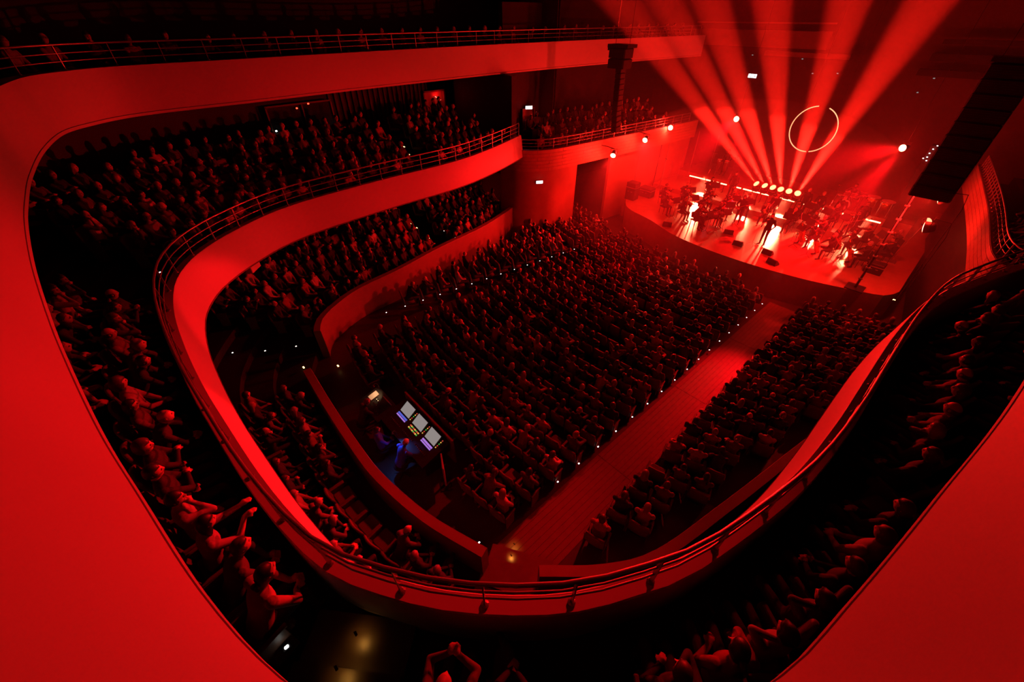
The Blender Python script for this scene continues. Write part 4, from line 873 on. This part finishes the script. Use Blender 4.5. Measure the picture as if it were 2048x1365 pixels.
WM = MB().add([(-.2, -.32, 0), (.2, -.32, 0), (.2, .32, 0), (-.2, .32, 0), (-.2, -.30, .10), (.12, -.30, .36), (.12, .30, .36), (-.2, .30, .10), (.2, -.30, .34), (.2, .30, .34)], [(3, 2, 1, 0), (4, 5, 6, 7), (0, 4, 7, 3), (5, 8, 9, 6), (1, 2, 9, 8), (0, 1, 8, 5, 4), (3, 7, 6, 9, 2)]).mesh('cabinet', M['black'])
WG = MB().add([(-.19, -.28, .115), (.10, -.28, .352), (.10, .28, .352), (-.19, .28, .115)], [(0, 1, 2, 3)]).mesh('grille', M['darkmetal'])
for x, y, rz, lab in ((21.95, 2.95, .5, 'at the oak gallery end of the stage edge'), (23.6, .02, .3, 'in front of the keyboard legs'), (22.5, -1.0, .1, 'first beside the soloist feet'), (22.6, -2.5, -.1, 'second beyond the soloist feet'), (21.7, -3.1, -.3, 'alone on the bowed stage lip')):
    t = empty('monitor_wedge', (x, y, 1.35), rz + PI); tag(t, 'black floor monitor wedge ' + lab, 'loudspeaker', 'floor monitor wedges'); obj('cabinet', WM, t); obj('grille', WG, t); t.scale = (.8,) * 3
for x, y, d, lab in ((24.2, 7.0, (.6, .7, 1.1), 'tall black equipment cabinet at the gallery wall on stage'), (25.4, 6.6, (.6, .9, .6), 'low black flight case near the gallery wall'), (24.4, -6.7, (.5, .7, .5), 'black flight case in the dark stage corner')):
    t = empty('equipment_case', (x, y, 1.35)); tag(t, lab, 'case'); MB().box((0, 0, d[2] / 2), d, bev=.03).build('body', M['black'], t); MB().box((0, 0, d[2] * .72), (d[0] + .02, d[1] + .02, .03)).build('trim_band', M['metal'], t)
    for s in (-1, 1): MB().tube([(-d[0] / 2 - .02, s * .12 - .05, d[2] * .5), (-d[0] / 2 - .04, s * .12, d[2] * .5), (-d[0] / 2 - .02, s * .12 + .05, d[2] * .5)], .012, 5).build('handle', M['metal'], t)
for i, (x, y, h, lab) in enumerate(((24.8, 7.35, 2.6, 'slender silver light pole nearest the stage doorway'), (27.3, 6.75, 3.1, 'slender silver light pole behind the violins'), (30.3, 6.3, 3.4, 'slender silver light pole beyond the LED bars'), (32.0, 5.6, 3.0, 'slender silver light pole at the rear stage wall'))):
    t = empty('light_pole', (x, y, 1.35)); tag(t, lab, 'pole', 'slender light poles'); MB().tube([(0, 0, 0), (0, 0, h * .6), (0, 0, h)], [.028, .026, .016], 8).build('mast', M['metal'], t)
    b_ = MB()
    for q in range(3): b_.tube([(0, 0, .35), (.4 * math.cos(q * 2.1), .4 * math.sin(q * 2.1), .01)], .014, 5)
    b_.build('tripod', M['metal'], t)
t = empty('par_light', (26.4, -7.0, 1.35)); tag(t, 'half-moon pale lamp on a slanting pole beside the big round flood', 'stage light')
MB().tube([(0, 0, 0), (-2.2, -.35, 2.75)], .016, 6).box((0, 0, .01), (.5, .5, .02)).build('pole', M['metal'], t); MB().lathe([(.17, .0), (.15, .08), (.08, .14), (.02, .16)], 14, (-2.25, -.36, 2.8), Matrix.Rotation(1.2, 3, 'X')).build('lens', E_['ring'], t, smooth=True)
MB().lathe([(.10, -.16), (.17, -.10), (.175, .01)], 14, (-2.25, -.36, 2.8), Matrix.Rotation(1.2, 3, 'X')).build('housing', M['black'], t, smooth=True)

# ------------------------------------------------------------------ mixing place at the back of the stalls
zb = zf(2.8)
t = empty('mixing_console', (2.75, -.25, zb)); tag(t, 'large sound mixing console with three lit screens and coloured key strips', 'mixing console')
MB().add([(-.42, -1.15, .78), (.48, -1.15, .78), (.48, 1.15, .78), (-.42, 1.15, .78), (-.42, -1.15, .86), (.48, -1.15, 1.10), (.48, 1.15, 1.10), (-.42, 1.15, .86)], [(3, 2, 1, 0), (4, 5, 6, 7), (0, 1, 5, 4), (1, 2, 6, 5), (2, 3, 7, 6), (3, 0, 4, 7)]).build('body', M['black'], t)
MB().box((.55, 0, .75), (.05, 2.5, 1.0)).build('back_panel', M['seatw'], t)
for s in (-1, 1): MB().box((.05, s * .9, .39), (.6, .06, .78)).build('leg', M['darkmetal'], t)
tl = -math.atan2(.24, .9)
def zt(x): return .86 + (x + .42) * .24 / .9
for i, y in enumerate((.66, .0, -.66)):
    s_ = MB().box((.28, y, zt(.28) + .06), (.36, .50, .03), ry=tl - .35).build('screen_frame', M['darkmetal'], t)
    MB().box((.276, y, zt(.28) + .078), (.33, .46, .006), ry=tl - .35).build('screen', E_['screen'], s_)
    rows_ = MB()
    for q in range(7): rows_.box((.276 + .02, y - .20 + .066 * q, zt(.29) + .088), (.24, .006, .004), ry=tl - .35)
    tag(rows_.build('channel_line', M['grey'], s_), kind='stuff')
    if i != 1: MB().box((.07, y, zt(.07) + .012), (.055, .46, .012), ry=tl).build('lit_strip', E_['violet' if i == 2 else 'blue'], t); MB().box((.01, y, zt(.01) + .012), (.04, .46, .012), ry=tl).build('lit_strip', E_['violet'], t)
    else:
        for q in range(8):
            for r_ in range(2): MB().box((.0 + .07 * r_, y - .2 + .057 * q, zt(.0 + .07 * r_) + .012), (.04, .04, .012), ry=tl).build('key', E_[('green', 'amber', 'kred')[(q + r_) % 3]], t)
    for q in range(8): MB().box((-.18, y - .24 + .068 * q, zt(-.18) + .02), (.03, .02, .025), ry=tl).build('fader', M['metal'], t)
    for q in range(5): MB().box((.16 + .06 * q, y - .29, zt(.16 + .06 * q) + .015), (.035, .025, .012), ry=tl).build('key', E_[('amber', 'kred', 'green')[q % 3]], t)
t = empty('added_blue_lamp', (2.35, -.05, zb + .9)); tag(t, 'added gooseneck lamp with blue glow on the near edge of the mixing console', 'lamp')
MB().tube([(0, 0, -.02), (0, 0, .2), (-.05, -.05, .34), (-.14, -.10, .38)], .008, 6).build('neck', M['black'], t); MB().lathe([(.012, .0), (.035, -.05), (.034, -.052)], 10, (-.14, -.10, .38)).build('shade', M['black'], t); MB().lathe([(.02, -.048), (.024, -.056)], 8, (-.14, -.10, .38)).build('bulb', emit('lamp_blue', (.1, .25, 1), 6), t)
spot('added_blue_light', (2.21, -.15, zb + 1.21), (1.9, -.7, zb + .7), 14, 140, .6, (.05, .22, 1), .03)  # blue spot and its gooseneck are added to light the operators' shirts
t = empty('lighting_console', (2.55, 1.45, zb)); tag(t, 'lighting desk with warm lamp on papers, small monitor and silver faders', 'lighting desk')
MB().add([(-.35, -.6, .76), (.35, -.6, .76), (.35, .6, .76), (-.35, .6, .76), (-.35, -.6, .82), (.35, -.6, .98), (.35, .6, .98), (-.35, .6, .82)], [(3, 2, 1, 0), (4, 5, 6, 7), (0, 1, 5, 4), (1, 2, 6, 5), (2, 3, 7, 6), (3, 0, 4, 7)]).build('body', M['black'], t)
for s in (-1, 1): MB().box((.0, s * .5, .38), (.5, .05, .76)).build('leg', M['darkmetal'], t)
for q in range(6):
    for r_ in range(3): MB().lathe([(.016, 0), (.012, .03)], 8, (-.2 + .12 * r_, -.35 + .10 * q, .87 + .028 * r_)).build('knob', M['chrome'], t)
MB().box((.22, -.25, 1.06), (.03, .34, .2), ry=-.3).build('monitor', M['grey'], t); MB().box((.05, .38, .93), (.3, .22, .008), ry=-.23).build('paper', M['paper'], t)
MB().tube([(.3, .45, .96), (.3, .45, 1.2), (.22, .42, 1.32), (.12, .38, 1.33)], .008, 6).build('lamp_neck', M['black'], t); MB().lathe([(.015, 0), (.05, -.06), (.048, -.062)], 10, (.12, .38, 1.33)).build('lamp_shade', M['black'], t); MB().lathe([(.02, -.055), (.036, -.066)], 8, (.12, .38, 1.33)).build('lamp_bulb', E_['desk'], t)
spot('desk_lamp_warm', (2.67, 1.83, zb + 1.25), (2.62, 1.83, zb + .9), 4, 100, .5, (1, .6, .28), .03)
t = empty('panel_stand', (2.75, -1.75, zb), -.5); tag(t, 'grey upright panel on a foot beside the mixing console', 'panel'); MB().box((0, 0, .75), (.04, .5, .8), bev=.01).build('panel', M['grey'], t); MB().box((0, 0, .18), (.05, .06, .36)).box((0, 0, .02), (.3, .4, .04)).build('foot', M['darkmetal'], t)
put_person('leaning forward', (2.05, -.62, zb), .1, 'sound operator in blue shirt leaning over the mixing console', 'operators at the consoles', BLUE, HAIRC[1][1], 'bald', 0)
put_person('hands in lap', (1.95, .25, zb), -.1, 'second operator in dark blue shirt seated at the mixing console', 'operators at the consoles', BLUE, HAIRC[0][1], 'short', 1)
put_person('leaning forward', (1.95, 1.5, zb), 0, 'lighting operator in black seated at the lighting desk', 'operators at the consoles', TOPS[0][1], HAIRC[1][1], 'short', 0)
for x, y, lab in ((2.05, -.62, 'office stool under the operator in the blue shirt'), (1.95, .25, 'office stool under the second console operator'), (1.95, 1.5, 'office stool under the lighting operator')):
    t = empty('office_stool', (x, y, zb)); tag(t, lab, 'stool', 'stools at the consoles'); MB().lathe([(.19, .38), (.21, .41), (.19, .46)], 16).build('seat', M['carpet'], t); MB().tube([(0, 0, .05), (0, 0, .39)], .025, 8).build('post', M['chrome'], t)
    b_ = MB()
    for q in range(5): b_.tube([(0, 0, .07), (.26 * math.cos(q * 1.257), .26 * math.sin(q * 1.257), .03)], .018, 6)
    b_.build('base', M['darkmetal'], t)

# ------------------------------------------------------------------ aisle and step lights
LED_M = MB().box((0, 0, 0), (.045, .032, .02), bev=.008).mesh('lens', E_['white']); LED_H = MB().box((0, 0, -.014), (.075, .06, .02)).mesh('housing', M['darkmetal'])
WRM_M = MB().box((0, 0, 0), (.05, .10, .03), bev=.01).mesh('lens', E_['warm'])
def led(p, lab, grp, warm=False):
    t = empty('step_light' if warm else 'aisle_light', p); tag(t, lab, 'step light' if warm else 'aisle light', grp); obj('lens', WRM_M if warm else LED_M, t); obj('housing', LED_H, t)
for k in range(2, NROW):
    x0 = stall_row(k); y = -3.9; led((x0 + .022 * y * y + .12, y, zf(x0) + .34), 'tiny white aisle light, %s row from the back beside the wide oak aisle' % ordinal(k + 1), 'lights along the oak aisle')
for k in range(2, 16):
    x0 = stall_row(k); y = 6.62 - .075 * (x0 - 4.2); led((x0 + .022 * y * y + .0, y, zf(x0) + .34), 'tiny white aisle light, %s row from the back at the narrow stalls aisle' % ordinal(k + 1), 'lights along the narrow aisle')
for p, lab in (((-2.89, 9.52, 5.55), 'highest at the left stair of the middle balcony'), ((-1.68, 7.64, 5.55), 'midway on the left stair of the middle balcony'), ((-.62, 6.1, 5.55), 'at the railing foot of the left middle balcony stair'), ((-1.47, 1.6, 5.55), 'alone between rear middle balcony seats'), ((-1.0, -4.87, 5.55), 'on the stair post behind the rear middle balcony'), ((11.18, -9.17, 5.55), 'alone in the dark right middle balcony'),
               ((-.13, 7.1, 1.7), 'farthest from the doorway on the first tier stair'), ((.76, 6.43, 1.7), 'midway on the first tier stair'), ((1.67, 5.94, 1.7), 'nearest the doorway on the first tier stair'), ((11.03, 9.99, 2.0), 'higher on the far first tier stair'), ((10.98, 8.9, 2.0), 'lower on the far first tier stair'), ((2.35, -3.75, zf(2.3) + .34), 'at the rear row end by the tier wall')):
    led(p, 'tiny white light ' + lab, 'white lights on the balcony stairs')
for i, (p, lab) in enumerate((((-2.27, 7.37, 5.36), 'first from the wall, left middle balcony stair'), ((-1.99, 7.08, 5.36), 'second from the wall, left middle balcony stair'), ((-1.23, 6.07, 5.3), 'nearest the railing, left middle balcony stair'), ((-.71, 6.74, 1.2), 'first from the wall, rear first tier stair'), ((.2, 6.18, 1.2), 'second from the wall, rear first tier stair'),
        ((.65, 5.84, 1.2), 'third from the wall, rear first tier stair'), ((1.53, 5.28, 1.2), 'fourth from the wall, rear first tier stair'), ((2.54, 4.83, .95), 'beyond the tier wall end, beside the stalls rows'), ((9.9, 11.4, 2.3), 'topmost on the far first tier stair'), ((9.93, 10.9, 2.2), 'second on the far first tier stair'), ((9.93, 9.8, 2.0), 'third on the far first tier stair'), ((9.94, 8.75, 1.6), 'lowest on the far first tier stair'),
        ((9.3, 12.0, 6.3), 'topmost on the far middle balcony stair'), ((9.94, 10.9, 6.2), 'second on the far middle balcony stair'), ((9.8, 10.3, 6.0), 'third on the far middle balcony stair'), ((9.4, 8.6, 5.5), 'lowest on the far middle balcony stair'), ((22.1, -8.0, 1.4), 'alone by the dark wall beyond the right stalls'))):
    led(p, 'warm step light ' + lab, 'warm step lights', True)
for i, (x, y, z, lab) in enumerate(((3.0, -4.3, .93, 'on the upper step behind the stalls aisle'), (2.72, -4.5, 1.10, 'on the lower step behind the stalls aisle'), (-.38, -5.24, 5.42, 'first pool on the rear middle balcony stair'), (-.66, -5.45, 5.58, 'second pool on the rear middle balcony stair'))):
    t = empty('step_light', (x, y, z)); tag(t, 'hooded warm step light ' + lab, 'step light', 'hooded warm step lights')
    MB().box((0, 0, .05), (.03, .055, .014), bev=.004).build('hood', M['darkmetal'], t); MB().box((0, 0, .040), (.02, .04, .006)).build('lens', E_['warm'], t)
    spot('step_light_glow', (x, y, z + .036), (x + .01, y, z - .3), 2.4, 120, 1.0, (1, .42, .06), .02)
# stair treads of the rear middle balcony
for i in range(3):
    q = Vector((-.75, -.66)).normalized(); c = Vector((-.35, -5.25)) + q * (.55 * i)
    o = structure(MB().box((c.x - .05, c.y, 5.15 + .08 * (i + .5)), (.55, 1.25, .16 * (i + 1) * .5), math.atan2(q.y, q.x)).build('floor_stair', M['floor']))

# ------------------------------------------------------------------ walls' fittings: booth window, lit doorway, door, signs, projector box
wn = structure(empty('window_1', (6.75, 13.95, 7.42))); MB().box((0, 0, .53), (2.9, .12, .06)).box((0, 0, -.53), (2.9, .12, .06)).box((-1.42, 0, 0), (.06, .12, 1.06)).box((1.42, 0, 0), (.06, .12, 1.06)).box((0.1, 0, 0), (.04, .10, 1.0)).build('window_frame', M['seatw'], wn)
for s in (-1, 1): MB().box((s * .72 + .02, .02, 0), (1.36, .02, 1.0)).build('pane', M['glass'], wn)
for x, z, lab in ((6.59, 7.80, 'red lamp at the booth window, larger of two'), (7.13, 7.92, 'red lamp at the booth window, smaller of two'), (8.01, 6.89, 'white lamp at the lower corner of the booth window'), (5.45, 7.04, 'faint white lamp at the other lower corner of the booth window')):
    t = empty('booth_lamp', (x, 13.86, z)); tag(t, lab, 'lamp', 'small lamps at the booth window'); MB().box((0, 0, 0), (.07, .05, .05), bev=.012).build('lens', E_['redled' if 'red' in lab else 'white'], t); MB().box((0, .035, 0), (.09, .03, .07)).build('housing', M['black'], t)
d1 = structure(empty('door_1', (14.5, 15.0, 6.8))); MB().box((0, .10, 0), (1.3, .04, 1.7)).build('door_panel', M['tierwall'], d1); MB().box((-.68, 0, 0), (.08, .24, 1.8)).box((.68, 0, 0), (.08, .24, 1.8)).box((0, 0, .88), (1.44, .24, .08)).build('door_frame', M['seatw'], d1)
MB().tube([(.1, -.02, .60), (.45, -.02, .40)], .02, 8).build('tube_lamp', E_['tube'], d1); point('door_tube_light', (14.75, 14.8, 7.45), 10, RED, .05)
d2 = structure(empty('door_2', (18.75, 11.62, 6.15))); MB().box((0, .06, 0), (.9, .05, 1.15)).build('door_panel', M['tierwall'], d2); MB().box((-.48, 0, 0), (.06, .16, 1.2)).box((.48, 0, 0), (.06, .16, 1.2)).box((0, 0, .6), (1.02, .16, .06)).build('door_frame', M['seatw'], d2); point('door_light', (18.75, 11.3, 6.85), 8, RED, .05)
structure(MB().box((18.7, 11.85, 8), (3.6, .3, 7)).build('wall_portal_back', M['wallm']))
def exit_sign(loc, rz, w_, h_, lab):
    t = empty('exit_sign', loc, rz); tag(t, lab, 'exit sign', 'lit exit signs'); MB().box((0, 0, 0), (.06, w_, h_), bev=.01).build('case', M['black'], t); MB().box((-.033, 0, 0), (.006, w_ * .94, h_ * .88)).build('face', E_['sign'], t)
    p = MB(); u = h_ / 10   # running figure and arrow
    p.tube([(-.038, w_ * .18, u * 3), (-.038, w_ * .18, u * 3.01)], .9 * u, 8); p.box((-.038, w_ * .17, u * .8), (.004, u * 1.2, u * 3)); p.box((-.038, w_ * .22, -u * 1.8), (.004, u * .9, u * 3), 0); p.box((-.038, w_ * .10, -u * 1.6), (.004, u * 2.6, u * .9))
    p.box((-.038, -w_ * .18, 0), (.004, w_ * .22, u * 1.2)); p.add([(-.038, -w_ * .26, u * 2), (-.038, -w_ * .26, -u * 2), (-.038, -w_ * .38, 0)], [(0, 1, 2)]); p.build('pictogram', E_['signink'], t)
exit_sign((18.65, 11.45, 6.83), 1.0, .42, .18, 'lit white exit sign above the small door past the middle balcony end')
exit_sign((16.85, 8.62, 3.64), 1.0, .40, .17, 'lit white exit sign on the rounded oak wall below the gallery')
exit_sign((36.2, 6.22, 7.58), 0, .62, .26, 'lit white exit sign high on the end wall behind the beams')
for i, p in enumerate(((36.2, 6.68, 8.79), (36.2, 3.39, 8.73), (36.2, 2.46, 7.99), (36.2, 1.05, 8.09), (36.2, -3.37, 7.46), (36.2, -3.75, 8.19), (36.2, -5.71, 8.11))):
    t = empty('pilot_lamp', p); tag(t, 'tiny pale pilot lamp on the end wall, %s from the gallery side' % ordinal(i + 1), 'lamp', 'pilot lamps on the end wall'); MB().box((0, 0, 0), (.05, .09, .05), bev=.01).build('lens', E_['screen'], t); MB().box((.04, 0, 0), (.04, .13, .09)).build('housing', M['black'], t)
bx = empty('projector_box', (1.53, 6.42, 4.80), -.75); tag(bx, 'small pale box with black square hanging under the middle balcony edge', 'projector'); MB().box((0, 0, 0), (.22, .52, .20), bev=.02).build('case', M['plaster'], bx); MB().box((-.0, -.1, .102), (.12, .13, .012)).box((-.115, .1, 0), (.012, .14, .12)).build('lens', M['black'], bx); MB().box((0, .0, .13), (.04, .2, .08)).build('bracket', M['black'], bx)

# ------------------------------------------------------------------ stage haze
hz = bpy.data.materials.new('stage_haze'); hz.use_nodes = True; nt = hz.node_tree; nt.nodes.clear()
vs = nt.nodes.new('ShaderNodeVolumeScatter'); vs.inputs['Density'].default_value = HAZE; vs.inputs['Anisotropy'].default_value = .1
o_ = nt.nodes.new('ShaderNodeOutputMaterial'); nt.links.new(vs.outputs[0], o_.inputs['Volume'])
V, F = ico(4); me = mesh('stage_haze', V, F, [hz], True); o = obj('stage_haze', me, None, (29, 0.5, 6)); o.scale = (15, 14, 13)
tag(o, 'thin red-lit haze filling the air over the stage and front rows', 'haze', kind='stuff')
hl = hz.copy(); hl.name = 'low_haze'; hl.node_tree.nodes['Volume Scatter'].inputs['Density'].default_value = HAZE_LOW
me = mesh('low_stage_haze', V, F, [hl], True); o = obj('low_stage_haze', me, None, (26.5, 1.2, 1.5)); o.scale = (9.5, 9.3, 6)
tag(o, 'denser red haze lying low around the orchestra', 'haze', kind='stuff')
